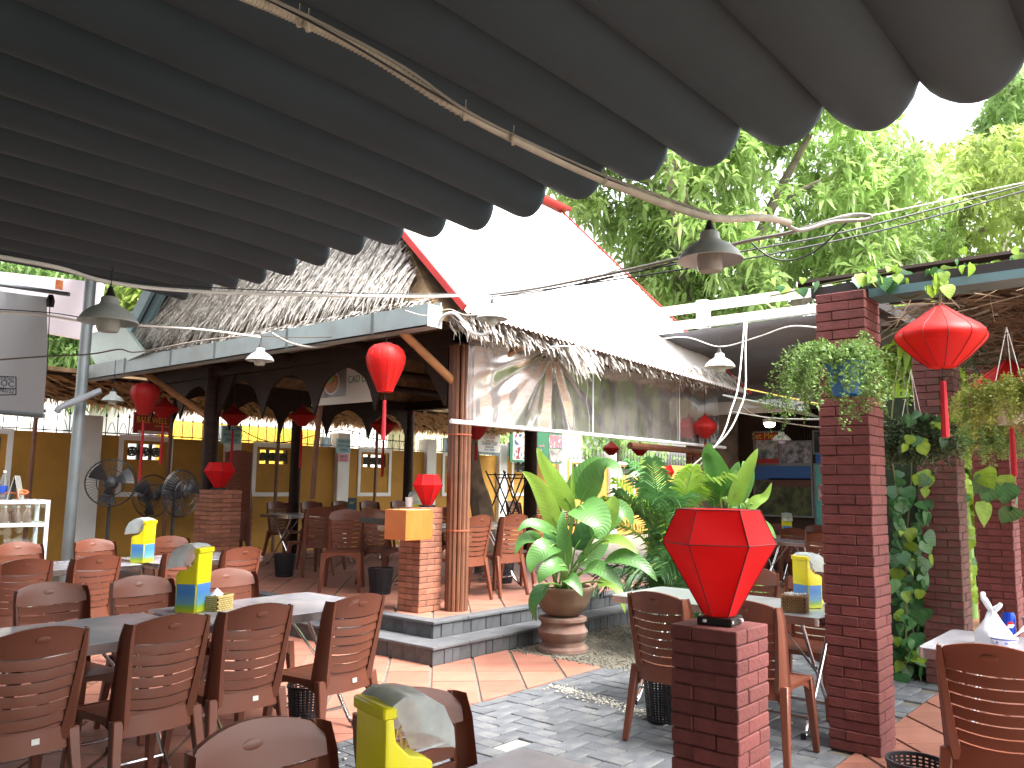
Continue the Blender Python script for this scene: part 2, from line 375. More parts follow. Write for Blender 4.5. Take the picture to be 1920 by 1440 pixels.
# ================================================================ brick pillars
bw, bl, bh, CO = .0975, .1975, .0545, .0595
brick_me = {}
def brick_mesh(mat, horiz):
    k = (mat.name, horiz)
    if k not in brick_me:
        a, b = (bl, bw) if horiz else (bw, bl)
        brick_me[k] = MB().box(-a/2, a/2, -b/2, b/2, -bh/2, bh/2).mesh('brick', mat, bevel=.004)
    return brick_me[k]
def brick_pillar(name, label, x0, y0, z0, z1, mat, mort, rotz=0., group=None, size=.3, co=CO):
    t = thing(name, label, 'pillar', (x0, y0, z0), rotz, group); s = size/.3; n = int(round((z1-z0)/co))
    MB().box(.012, size-.012, .012, size-.012, 0, n*co-.012).build('core', mort, t)
    lay = [(.1, .05, 1), (.25, .1, 0), (.2, .25, 1), (.05, .2, 0)]
    for k in range(n):
        for (bx, by, h) in lay:
            if k % 2: bx, by, h = by, bx, 1-h
            o = put('brick', brick_mesh(mat, h), t, (bx*s+random.uniform(-.003, .003), by*s+random.uniform(-.003, .003), k*co+bh/2+.002), (0, 0, random.uniform(-.015, .015)), (s, s, co/CO))
    return t
brick_pillar('brick_pillar', 'low dark red brick pillar carrying a red lantern', 3.19, 1.49, 0, .952, m_brick, m_mort)
brick_pillar('brick_pillar', 'tall dark red brick pillar with a blue hanging pot', 5.17, 1.55, 0, 2.74, m_brick, m_mort)
brick_pillar('brick_pillar', 'weathered mossy brick pillar behind the climbing vine', 7.40, 1.56, 0, 2.72, m_moss, m_mort)
brick_pillar('brick_pillar', 'tall red brick pillar behind the table with plastic bag', 8.44, 1.36, 0, 2.72, m_brick, m_mort)
brick_pillar('brick_pillar', 'far red brick pillar beyond the red lanterns', 10.9, 1.52, 0, 2.72, m_brick, m_mort)
brick_pillar('brick_pier', 'orange brick pier with lantern beside the bamboo column', 5.62, 5.83, .30, 1.28, m_obrick, m_mort2, co=.055)
brick_pillar('brick_pier', 'brown brick pier with small lantern at the dark post', 5.72, 9.72, .30, 1.40, m_obrick, m_mort2, size=.42, co=.055)
# ================================================================ boundary wall
WY = 14.5
wl = thing('boundary_wall', 'long yellow plastered boundary wall with white framed vents', 'wall')
fx = [4.05+2.65*k+.0 for k in range(-1, 8)]            # left edge of each white frame
open_ = []
W = MB(); xs = [-2.0]
for f in fx:
    a, b = f+.16, f+.16+.66
    W.box(xs[-1], a, WY, WY+.18, 0, 2.27); W.box(a, b, WY, WY+.18, 0, 1.87); W.box(a, b, WY, WY+.18, 2.15, 2.27); xs.append(b)
W.box(xs[-1], 32, WY, WY+.18, 0, 2.27); W.build('plaster', m_yellow, wl)
for f in fx:
    t = MB().box(f, f+.08, WY-.025, WY, 1.22, 2.29).box(f+.9, f+.98, WY-.025, WY, 1.22, 2.29).box(f+.08, f+.9, WY-.024, WY, 1.22, 1.30).box(f+.08, f+.9, WY-.024, WY, 2.20, 2.29).build('vent_frame', m_white, wl)
    for k in range(3):
        cx = f+.16+.11+.22*k; cz = 2.01; mb = MB()
        def ring(r0, r1, n=14):
            vs = []; 
            for j in range(n):
                a = 2*PI*j/n; vs += [(r0*math.cos(a), -.02, r0*math.sin(a)), (r1*math.cos(a), -.02, r1*math.sin(a)), (r1*math.cos(a), .06, r1*math.sin(a)), (r0*math.cos(a), .06, r0*math.sin(a))]
            mb.add(vs, [((j*4+q), (j*4+(q+1) % 4), (((j+1) % n)*4+(q+1) % 4), (((j+1) % n)*4+q)) for j in range(n) for q in range(4)])
        ring(.068, .088); ring(.0, .032, 8)
        for j in range(5):
            a = 2*PI*j/5+PI/2; mb.bar((.02*math.cos(a), .02, .02*math.sin(a)), (.08*math.cos(a), .02, .08*math.sin(a)), .08, .022, up=(-math.sin(a), 0, math.cos(a)))
        mb.box(-.11, -.092, -.02, .06, -.14, .14).box(.092, .11, -.02, .06, -.14, .14)
        for sx in (-1, 1): mb.box(*sorted((sx*.08, sx*.11)), -.02, .06, -.02, .02)
        mb.build('vent_block', M('vent_concrete', '#4d4b46', .9, .15), wl, loc=(cx, WY+.05, cz))
for k in range(9):
    x = 6.2+2.66*(k-2)
    MB().box(x-.16, x+.16, WY-.12, WY+.2, 0, 2.58).build('wall_column', m_white, wl, bevel=.01)
fe = thing('spiked_fence', 'black wrought iron spiked fence along the wall top', 'fence')
spear = MB().bar((0,0,0), (0,0,.3), .014).lathe([(.0,.0),(.022,.03),(0,.12)], 4, (0,0,.3)).mesh('spear', m_black)
arch = MB().tube([(-.075+.15*t/6, 0, .2*math.sin(PI*t/6)) for t in range(7)], .006, 4).mesh('loop', m_black)
for i in range(150):
    x = -1.5+.2*i
    if abs((x-6.2+.06) % 2.66) > .25: put('spear', spear, fe, (x, WY+.09, 2.27)); put('loop', arch, fe, (x+.1, WY+.09, 2.3))
MB().box(-2, 30, WY+.08, WY+.10, 2.30, 2.32).build('rail', m_black, fe)
# houses and walls beyond the boundary wall
nb = thing('neighbour_house', 'white plastered house beyond the yellow wall', 'house')
m_nb = M('white_render', '#e4e2dc', .9, .06, 1)
MB().box(10.2, 16.5, 18.6, 24, 0, 3.9).build('wall', m_nb, nb)
MB().add([(10, 18.2, 3.75), (16.8, 18.2, 3.75), (16.8, 21.5, 4.6), (10, 21.5, 4.6)], [(0,1,2,3)]).build('roof', M('tile_roof', '#8f6a58', .8, .2), nb)
for x in (11.4, 13.6): 
    wdw = MB().box(x, x+.8, 18.56, 18.6, 1.6, 2.8).build('window', M('shutter_grey', '#a9a7a0', .7), nb); MB().box(x+.06, x+.38, 18.54, 18.56, 1.66, 2.74).box(x+.42, x+.74, 18.54, 18.56, 1.66, 2.74).build('pane', M('dark_glass', '#3d454a', .15), wdw)
o = MB().box(8.4, 12.4, 16.4, 16.55, 0, 2.75).build('garden_wall', M('bright_yellow', '#e0b23c', .85, .08, 2), bevel=.01); tag(o, 'bright yellow garden wall sunlit beyond the fence', 'wall')
o = MB().box(1, 6.6, 16.6, 16.8, 0, 3.2).box(1, 6.6, 16.5, 16.9, 3.2, 3.28).build('street_wall', m_nb); tag(o, 'plain white street wall behind the grey pipe post', 'wall')
nb2 = thing('neighbour_house', 'grey and cream house far behind the green menu board', 'house')
MB().box(18, 27, 19, 25, 0, 4.2).build('wall', M('cream_render', '#cfc4a5', .9, .08, 1), nb2); MB().box(17.6, 27.4, 18.6, 25.4, 4.2, 4.4).build('roof', m_galv, nb2)
for x in (19.2, 22.4): MB().box(x, x+1, 18.95, 19, 1.8, 3).build('window', MATS['dark_glass'], nb2)
# ================================================================ canopy over the seating
cn = MB(); XE = 3.88; PER = .413; Y0 = .87; ZC = 3.32
xsx = [-5.2+.35*i for i in range(24)]+[3.0, 3.2, 3.4, 3.55, 3.68, 3.78, 3.85, XE]
rows = []
ny = 12; k0, k1 = -10, 16
for k in range(k0, k1):
    for q in range(ny):
        t = q/ny; y = Y0+(k+t)*PER
        sgv = random.Random(k).uniform(.9, 1.15)
        row = []
        for x in xsx:
            e = max(0, (x-3.0)/.88); sg = .085*sgv*(1+.25*e)
            s = math.sin(PI*t)**.75
            wr = .006*e*math.sin(38*t+3*k)*math.exp(-((t-.5)/.28)**2*0)*math.exp(-min(t, 1-t)*7)
            sg += .02*e*e; xx = x - .09*e*e*(1-s)*(1 if x > 3.3 else 0)
            row.append((xx, y, ZC-sg*s + wr - .02*math.sin(.6*x+k)))
        rows.append(row)
cn.grid(rows); ca = cn.build('retractable_canopy', m_cloth, smooth=True); tag(ca, 'dark grey scalloped fabric canopy sagging in folds over the tables', 'canopy')
md = ca.modifiers.new('thick', 'SOLIDIFY'); md.thickness = .004; md.offset = 1
# ================================================================ thatched pavilion
pv_ = thing('thatched_pavilion', 'open timber pavilion with thatched roof partly covered in metal sheets', 'pavilion')
def column(x, y, z0, z1, r, n, pr_, name='bamboo_column'):
    c = MB().lathe([(r*.8, z0), (r*.8, z1)], 10, (x, y, 0)).build(name, m_darkwood, pv_)
    for i in range(n):
        a = 2*PI*i/n; q = pr_*random.uniform(.85, 1.1); dx, dy = random.uniform(-.01, .01), random.uniform(-.01, .01)
        px, py = x+r*math.cos(a), y+r*math.sin(a)
        pts = []; rs = []
        for j in range(7):
            z = lerp(z0, z1, j/6); pts.append((px+dx*j/6, py+dy*j/6, z)); rs.append(q)
        MB().tube(pts, rs, 7).build('bamboo_pole', m_bamboo, c, smooth=True)
    for z in (z0+.28*(z1-z0), z0+.62*(z1-z0)): MB().lathe([(r+pr_+.004, z-.008), (r+pr_+.004, z+.008)], 14, (x, y, 0), cap=False).build('wire_tie', M('rust_wire', '#a5553f', .7), c)
column(6.02, 5.72, .3, 3.05, .092, 14, .0225)
column(11.0, 5.75, .3, 3.0, .10, 14, .0225)
for (x, y, r) in ((5.95, 10.25, .11), (11.0, 11.8, .1), (8.5, 11.9, .1), (11.0, 8.8, .12)):
    c = MB().tube([(x, y, .3), (x+.01, y, 1.4), (x, y, 3.05)], [r, r*.95, r*.9], 10).build('post', m_darkwood, pv_, smooth=True)
MB().tube(spline([DP(586, 935, 10.6), DP(592, 850, 10.6), DP(603, 735, 10.5)]), .035, 8).build('bamboo_prop', m_bamboo, pv_, smooth=True)
MB().box(5.9, 6.08, 5.6, 12.0, 2.9, 3.06).box(5.9, 11.2, 5.6, 5.74, 2.92, 3.06).box(5.9, 11.2, 11.8, 11.95, 2.9, 3.06).box(10.9, 11.1, 5.6, 12, 2.9, 3.06).build('eave_beam', m_darkwood, pv_)
for y in (7.1, 8.5, 9.9): MB().tube([(5.4, y, 3.02), (11.1, y, 3.02)], .05, 8).build('tie_beam', m_darkwood, pv_, smooth=True)
# hip roof of thatch
A, B_, Cc, Dd = Vector((5.22, 5.3, 3.1)), Vector((5.22, 11.9, 3.1)), Vector((11.2, 11.9, 3.1)), Vector((11.2, 5.3, 3.1))
R1, R2 = Vector((6.95, 8.55, 6.2)), Vector((9.2, 8.55, 6.2))
def slab(ps, t): 
    mb = MB(); n = len(ps); lo = [p-Vector((0, 0, t)) for p in ps]
    return mb.add(ps+lo, [tuple(range(n)), tuple(range(2*n-1, n-1, -1))]+[(i, (i+1) % n, (i+1) % n+n, i+n) for i in range(n)])
mb = MB()
for ps in ([A, B_, R1], [A, R1, R2, Dd], [B_, Cc, R2, R1], [Cc, Dd, R2]): k = slab(ps, .1); mb.add(k.v, k.f)
mb.build('roof_bed', m_thatchd, pv_)
m_th2 = M('thatch_strip', '#cdc6bd', .9, .5, 45, rnd=0, stain='#463d34', stain_scale=16, stain_amt=.8)  # noise mixes pale highlights and dark gaps into the strip colour
def strips(name, n, f, L0, L1, w0, w1, parent=pv_, mat=m_th2, jit=.13):
    mb = MB()
    for i in range(n):
        p, d, nrm = f(i); L = random.uniform(L0, L1); wd = random.uniform(w0, w1)
        d = (d+Vector((random.gauss(0, jit), random.gauss(0, jit), random.gauss(0, jit*.5)))).normalized(); sd = d.cross(nrm).normalized()
        sd = (sd+nrm*random.uniform(-.7, .7)).normalized()
        a = p; b = p+d*L*.55+nrm*random.uniform(.005, .03); c = p+d*L+nrm*random.uniform(-.02, .03)
        mb.add([a-sd*wd/2, a+sd*wd/2, b+sd*wd/2, b-sd*wd/2, c+sd*wd*.12, c-sd*wd*.12], [(0,1,2,3),(3,2,4,5)])
    o = mb.build(name, mat, parent); o['kind'] = 'stuff'; return o
dn = (Vector((5.22, 0, 3.1))-Vector((6.95, 0, 6.2))).normalized(); nn = Vector((-dn.z, 0, dn.x)).normalized(); nn = nn if nn.z > 0 else -nn
def hipf(i):
    s = random.uniform(.13, 1)**1.1; k = random.random()
    l = A.lerp(R1, s); r = B_.lerp(R1, s); p = l.lerp(r, k)+nn*(.03+.10*random.random()); return p, dn, nn
strips('thatch', 21000, hipf, .22, .46, .009, .022, jit=.085)
# right and rear eaves: ragged thatch showing under the metal sheets
def fr(i): return Vector((random.uniform(5.4, 11.2), random.uniform(5.16, 5.42), random.uniform(2.96, 3.14))), Vector((0, -.5, -.6)), Vector((0, -.7, .5))
strips('eave_thatch', 2600, fr, .08, .20, .012, .028)
def tuft(i): return Vector((7.15+random.gauss(0, .10), 5.2+random.gauss(0, .05), 3.0+random.gauss(0, .04))), Vector((.35, -.3, -.75)), Vector((0, -1, .2))
strips('thatch_tuft', 260, tuft, .2, .36, .012, .026)
def lf(i): return Vector((random.uniform(5.24, 5.34), random.uniform(5.35, 11.9), random.uniform(3.14, 3.22))), Vector((-.6, 0, -.45)), Vector((-.5, 0, .8))
strips('eave_thatch', 1800, lf, .08, .15, .014, .03)
# metal sheets, corrugated along the slope
m_sheet = M('white_sheet', '#e9e6e2', .5, .05, 2); m_redtrim = M('red_trim', '#b5322f', .5, .1, 4); m_under = M('rust_sheet', '#7a3f36', .7, .2, 5)
def sheet_roof(y0, z0, y1, z1, xa, xb, name):
    n = int((xb-xa)/.019); ra = []; rb = []
    for i in range(n+1):
        x = xa+(xb-xa)*i/n; h = .011*math.cos(2*PI*(x-xa)/.076); dz = -(x-xa)*.033
        ra.append((x, y0, z0+h+dz)); rb.append((x, y1, z1+h+dz))
    o = MB().grid([ra, rb]).build(name, m_sheet, pv_, smooth='all'); o.data.materials.append(m_under)
    if o.data.polygons[0].normal.z < 0: o.data.flip_normals()
    md = o.modifiers.new('s', 'SOLIDIFY'); md.thickness = .006; md.offset = -1; md.material_offset = 1; md.material_offset_rim = 1
    return o
sheet_roof(5.06, 3.06, 8.5, 6.50, 5.36, 11.35, 'roof_sheet'); 
o = sheet_roof(12.1, 3.06, 8.5, 6.50, 5.36, 11.35, 'roof_sheet')
for (y0, s) in ((5.04, 1), (12.12, -1)):
    MB().bar((5.33, y0, 3.09), (5.33, 8.5, 6.55), .03, .06).build('verge_trim', m_redtrim if s > 0 else M('teal_trim', '#7d979d', .5, .1), pv_); MB().bar((11.4, y0, 2.88), (11.4, 8.5, 6.34), .02, .025).build('verge_trim', m_redtrim, pv_)
for (ya, za, yb, zb) in ((11.95, 3.02, 9.3, 5.55),): 
    for k in range(2): MB().bar((5.30+.10*k, ya-.16*k, za), (5.30+.10*k, yb-.16*k, zb), .16, .05, up=(1, 0, 0)).build('barge_board', MATS['teal_trim'], pv_)
MB().bar((5.3, 8.5, 6.55), (11.5, 8.5, 6.35), .34, .05).build('ridge_cap', m_redtrim, pv_)
# gutter along the thatched side
gt = MB().box(-.09, .09, 5.22, 12.1, 0, .012).box(-.09, -.078, 5.22, 12.1, 0, .20).box(.078, .09, 5.22, 12.1, 0, .24).box(-.09, .09, 5.21, 5.222, 0, .2).box(-.09, .09, 12.098, 12.11, 0, .2).build('gutter', M('gutter_sheet', '#8f9b9b', .45, .1, 3, stain='#7d7a70', stain_scale=3.5, stain_amt=.5), pv_, loc=(5.13, 0, 2.90))
for y in (5.95, 7.3, 8.7, 9.7, 10.9): MB().box(-.094, -.0902, y-.02, y+.02, 0, .21).build('strap', M('gutter_strap', '#5f6664', .6), gt)
# carved valance boards
def valance(ax, p, a0, a1, ztop, n, arch_h, cusp):
    step = (a1-a0)/n
    for k in range(n):
        prof = []
        for q in range(13):
            t = q/12; u = abs(2*t-1); z = ztop-.10-arch_h*(u**1.7)-(cusp*max(0, (u-.72)/.28)**1.2)
            prof.append((a0+step*(k+t), z))
        rows = [[(p, a, ztop) if ax == 'y' else (a, p, ztop) for a, z in prof], [(p, a, z) if ax == 'y' else (a, p, z) for a, z in prof]]
        MB().shell(rows, lambda v: v+(Vector((.025, 0, 0)) if ax == 'y' else Vector((0, .025, 0)))).build('valance', m_darkwood, pv_)
valance('y', 5.98, 5.9, 10.2, 2.92, 4, .30, .22); valance('x', 11.75, 6.2, 10.9, 2.9, 5, .26, .24); valance('y', 5.98, 10.3, 12, 2.92, 2, .25, .2)
for (y, s) in ((10.2, -1), (5.85, 1)):
    rows = [[(5.96, y, 2.3-.25*(s < 0)+.0), (5.96, y+s*.04, 2.3)], [(5.96, y, 2.9), (5.96, y+s*.45, 2.9)]]
    MB().shell(rows, lambda v: v+Vector((.03, 0, 0))).build('bracket', m_darkwood, pv_)
for a, b in ((DP(750, 618, 7.75), Vector((5.98, 5.76, 2.52))), (Vector((5.3, 10.9, 2.95)), Vector((5.95, 10.3, 2.35))), (Vector((6.1, 5.72, 2.5)), Vector((6.6, 5.4, 2.98)))): MB().tube([a, b], .042, 9).build('bamboo_brace', M('pale_bamboo', '#a5744a', .55, .25, 6), pv_, smooth=True)
# ceiling lining of thatch beds is roof_bed; rolled bamboo blind and plastic rain sheet on the right side
bb = thing('bamboo_blind', 'thin brown bamboo slat blind hanging behind clear plastic', 'blind', (0, 0, 0))
mb = MB()
for k in range(64): mb.box(6.15, 10.9, 5.66, 5.668, 2.12+.0128*k, 2.12+.0128*k+.0085)
o = mb.build('slat_field', M('blind_slat', '#e2b89e', .6, .25, 3, stretch=(.6, 1, 30)), bb); o['kind'] = 'stuff'
for x in (6.5, 7.9, 9.3, 10.6): MB().box(x-.006, x+.006, 5.652, 5.66, 2.1, 2.95).build('cord', m_cable, bb)
MB().tube([(6.15, 5.67, 2.97), (10.85, 5.67, 2.97)], .03, 8).build('roll', m_bamboo, bb, smooth=True)
ps = thing('plastic_rain_sheet', 'clear creased plastic rain sheet hanging from the pavilion eave', 'sheet')
NX, NZ = 150, 22; rows = []
gx, gz = 7.18, 2.98
for j in range(NZ+1):
    v = j/NZ; row = []
    for i in range(NX+1):
        u = i/NX; x = lerp(5.86, 11.25, u); top = 2.94; z = lerp(2.115, top, v)
        dx, dz = x-gx, z-gz; an = math.atan2(dz, dx); rr = math.hypot(dx, dz)
        fold = math.exp(-abs(dx+.25)/.75)*min(1, rr/.15)*.034*(math.sin(an*9)+.45*math.sin(an*21+1))*math.exp(-rr*.35)
        y = 5.47+fold+.006*math.sin(x*9)*v+.014*math.sin(x*2.1+z)+.003*math.sin(x*23)*(1-v)+.008*mnoise.noise(Vector((x*3, z*3, 0)))
        row.append((x, y, z))
    rows.append(row)
MB().grid(rows).build('sheet', clear('clear_plastic', .02, (.95, .95, .94), .12, .15, (.86, .85, .84), 3), ps, smooth='all')
MB().tube([(5.62, 5.46, 2.105), (11.4, 5.46, 2.105)], .022, 8).build('rod', M('white_pipe', '#dcdedf', .4, .05), ps, smooth=True)
MB().tube([(5.9, 5.47, 2.955), (7.25, 5.47, 2.955)], .028, 8).build('top_tube', M('cream_pipe', '#b7a58c', .6, .1), ps, smooth=True)
for x in (7.95, 10.0): MB().box(x-.006, x+.006, 5.44, 5.445, 2.12, 2.9).build('seam', M('clear_seam', '#c9cfd2', .3), ps)
MB().tube([(9.0, 5.6, 2.03), (11.3, 5.6, 2.03)], .045, 9).build('bamboo_pole', m_bamboo, ps, smooth=True)
# ================================================================ lean-to thatch along the boundary wall
ls = thing('lean_to_roof', 'low thatch lean-to roof along the yellow wall', 'roof')
MB().add([(4.4, 12.2, 3.0), (16.5, 12.2, 3.0), (16.5, 14.5, 2.86), (4.4, 14.5, 2.86), (4.4, 12.2, 3.06), (16.5, 12.2, 3.06), (16.5, 14.5, 2.93), (4.4, 14.5, 2.93)], [(0,3,2,1),(4,5,6,7),(0,1,5,4),(1,2,6,5),(2,3,7,6),(3,0,4,7)]).build('bed', m_thatchd, ls)
m_straw = M('straw_strip', '#b08d63', .9, .3, 8)
def lowf(i): return Vector((random.uniform(4.4, 16.5), random.uniform(14.35, 14.6), random.uniform(2.82, 2.9))), Vector((.3, .5, -.5)), Vector((0, -.5, .6))
strips('fringe', 2200, lowf, .12, .3, .014, .03, ls, m_straw)
def undf(i):
    t = random.random(); y = lerp(12.2, 14.5, t); return Vector((random.uniform(4.4, 16.5), y, lerp(2.99, 2.84, t)-random.uniform(.005, .03))), Vector((.75, .45, -.04)), Vector((0, .1, -1))
strips('woven_leaf', 3200, undf, .3, .55, .03, .06, ls, m_straw)
for y, z in ((12.3, 2.97), (12.9, 2.93), (13.5, 2.89), (14.1, 2.85), (14.4, 2.83)): MB().tube([(4.4, y, z), (16.5, y, z)], .02, 6).build('purlin', m_darkwood, ls)
for x in (5.1, 7.3, 9.5, 12.0, 14.6): MB().tube([(x, 13.9, 0), (x+.02, 13.9, 2.9)], .035, 7).build('post', m_bamboo, ls, smooth=True)
o = MB().grid([[(x, 12.45, 3.42+.02*math.cos(x*40)) for x in [6+.04*i for i in range(230)]], [(x, 13.4, 3.28+.02*math.cos(x*40)) for x in [6+.04*i for i in range(230)]]]).build('translucent_panel', M('pale_plastic_sheet', '#bfe0e6', .4, .1, trans=.6)); tag(o, 'pale blue corrugated plastic roof sheet above the lean-to thatch', 'roof sheet')
# ================================================================ dining hall on the far side of the courtyard
hw = thing('dining_hall', 'dark open dining hall with bamboo clad back wall and fabric awning', 'building')
HX = 15.3
MB().box(HX, HX+.2, 1.2, 7.3, -.02, 3.6).build('back_wall', M('hall_wall', '#46332a', .8, .2), hw)
mb = MB()
for k in range(94): mb.tube([(HX-.02, 1.4+.054*k, 2.2), (HX-.02, 1.4+.054*k, 3.2)], .024, 5)
o = mb.build('bamboo_cladding', m_darkwood, hw); o['kind'] = 'stuff'
MB().box(15.1, 15.3, 7.3, 7.5, 0, 3.4).build('corner_post', m_darkwood, hw)
rows = []
for i in range(31):
    u = i/30; x = lerp(10.0, 15.3, u); rows.append([(x, y, 3.62-.62*u-.05*abs(math.sin(u*PI*5))+.01*math.sin(y*2)) for y in (-.5, 1, 2.5, 4, 5.4, 6.6, 7.2)])
o = MB().grid(rows).build('awning', M('grey_tarp', '#6f7076', .75, .06), hw, smooth='all'); md = o.modifiers.new('s', 'SOLIDIFY'); md.thickness = .01
for z in (3.92, 3.70): MB().box(9.95, 10.05, -.5, 7.3, z-.055, z+.055).build('awning_rail', M('white_rail', '#eeeeec', .4, .03), hw)
MB().box(9.93, 10.07, 5.0, 5.14, 3.62, 4.0).build('rail_glow_block', MATS['white_rail'], hw)  # white block standing in for a bright glow at the awning rails
MB().box(11.6, 11.72, 4.35, 6.3, 2.62, 2.8).build('trunking', m_white, hw); MB().box(12.6, 12.9, 2, 6.9, 2.85, 2.98).build('beam', m_galv, hw)
struct('hall_floor', MB().box(9.6, 16, -2.5, 9.4, -.03, 0), M('hall_tile', '#9a6a55', .5, .2, 3))
# small sheet roof projecting from the pavilion corner, teal edge
o = MB().add([(10.6, 5.1, 2.78), (11.4, 5.1, 2.72), (12.4, 4.4, 2.56), (11.6, 4.35, 2.60), (10.6, 5.1, 2.80), (11.4, 5.1, 2.74), (12.4, 4.4, 2.58), (11.6, 4.35, 2.62)], [(0,3,2,1),(4,5,6,7),(0,1,5,4),(1,2,6,5),(2,3,7,6),(3,0,4,7)]).build('eave_flashing', M('mint_sheet', '#cfe3da', .5, .05)); tag(o, 'pale mint metal flashing at the far eave corner of the pavilion', 'flashing')
# grey post with plastic drain pipe, tilted panel and pale banner wall at the left
gp = thing('grey_post', 'tall round grey steel post by the white wall column', 'post', (0, 0, 0))
MB().tube([(4.33, 10.5, 0), (4.37, 10.5, 4.66)], .066, 14).build('shaft', m_galv, gp, smooth=True)
o = MB().tube(spline([DP(190, 732, 10.0), DP(150, 748, 9.9), DP(115, 763, 9.8), DP(107, 772, 9.8)]), .04, 9).build('drain_pipe', M('grey_pvc', '#84888c', .5, .06), smooth=True); tag(o, 'grey plastic drain pipe with elbow crossing the steel post', 'pipe')
P = [XP(150, 628, 5.25), XP(233, 612, 5.0), XP(270, 662, 4.95), XP(188, 700, 5.2)]
mb = MB().add(P+[p+Vector((.03, .0, .02)) for p in P], [(0,3,2,1),(4,5,6,7),(0,1,5,4),(1,2,6,5),(2,3,7,6),(3,0,4,7)]); o = mb.build('tilted_panel', M('frosted_teal', '#a9bdb7', .35, .05)); tag(o, 'tilted frosted teal panel leaning over the gutter end', 'panel')
pb = thing('advert_hoarding', 'pale plain hoarding behind the bell lamp with small orange notice', 'hoarding')
a, b, c, d = DP(-40, 505, 12.5), DP(190, 530, 12.5), DP(172, 640, 12.5), DP(-40, 600, 12.5)
MB().add([a, b, c, d]+[p+Vector((.1, .1, 0)) for p in (a, b, c, d)], [(0,3,2,1),(4,5,6,7),(0,1,5,4),(1,2,6,5),(2,3,7,6),(3,0,4,7)]).build('board', M('pinkish_panel', '#d8cdd6', .6, .05, 1), pb)
a = DP(111, 534, 12.3); MB().box(-.05, .05, -.01, .01, -.07, .07).build('notice', M('orange_notice', '#b5622a', .6, .4, 12), pb, loc=a)
bn = thing('roll_banner', 'grey fabric roll down banner with printed phone shop stamp', 'banner')
tl, tr, br, bl_ = DP(-60, 538, 7.0), DP(92, 558, 7.0), DP(82, 780, 7.0), DP(-60, 768, 7.0)
rows = [[tl.lerp(tr, i/12).lerp(bl_.lerp(br, i/12), j/10)+FW*(.03*math.sin(i*.9+j*.6)*(1-j/10)) for i in range(13)] for j in range(11)]
MB().grid(rows).build('cloth', M('banner_cloth', '#bcbfc3', .8, .06, 1.5, trans=.4), bn, smooth='all')
MB().tube([bl_, br], .02, 8).build('weight_bar', m_galv, bn, smooth=True); MB().tube([DP(-60, 525, 6.98), DP(130, 552, 6.98)], .018, 8).build('rail', m_galv, bn, smooth=True)
MB().tube([DP(94, 560, 6.95), DP(88, 700, 6.95)], .004, 4).build('pull_cord', m_wire, bn); MB().lathe([(.03, 0), (.035, .05), (.02, .1)], 8, DP(94, 575, 6.95)).build('clutch', m_black, bn)
ex = (tr-tl).normalized(); ez = (tl-bl_).normalized(); ezz = (ez-ex*ez.dot(ex)).normalized(); en = ex.cross(ezz)
rm = Matrix((ex, ezz, en)).transposed().to_euler()
ink = M('navy_ink', '#23283a', .7, .05)
for bdy, px, py, sz, sx in (('VIỆN DI ĐỘNG', 26, 712.5, .036, .8), ('NGỌC', 27, 721.5, .066, 1.2), ('0905.985152', 26, 734, .056, .72)): text(bdy, sz, ink, bn, DP(px, py, 6.93), rm, sx=sx, align='RIGHT')
for (x0, y0, x1, y1) in ((-60, 703, 30, 707), (-60, 742, 30, 740), (30, 707, 30, 740), (-60, 727, 30, 729)): MB().tube([DP(x0, y0, 6.94), DP(x1, y1, 6.94)], .004, 4).build('stamp_border', ink, bn)

# unseen house walls and higher roof, added to keep light off the left side
hs_ = thing('unseen_house', 'added unseen house wall blocking light around the seating area', 'house')
MB().box(-5.6, -5.4, -6, 14.4, 0, 4.2).box(-5.4, -1.0, -5.4, -5.2, 0, 4.2).build('wall', M('house_plaster', '#a39a8c', .9, .1), hs_)
MB().box(-5.4, -1.0, -5.2, -4.2, 3.7, 3.8).build('roof', m_galv, hs_)
hr = thing('unseen_shade_roof', 'added unseen fabric roof shading the tables and yellow wall', 'roof'); MB().box(-5.4, 5.25, 7.9, 12.7, 4.75, 4.80).build('sheet', m_cloth, hr); MB().box(-5.4, 4.9, 10.45, 10.55, 4.65, 4.75).build('beam', m_galv, hr)
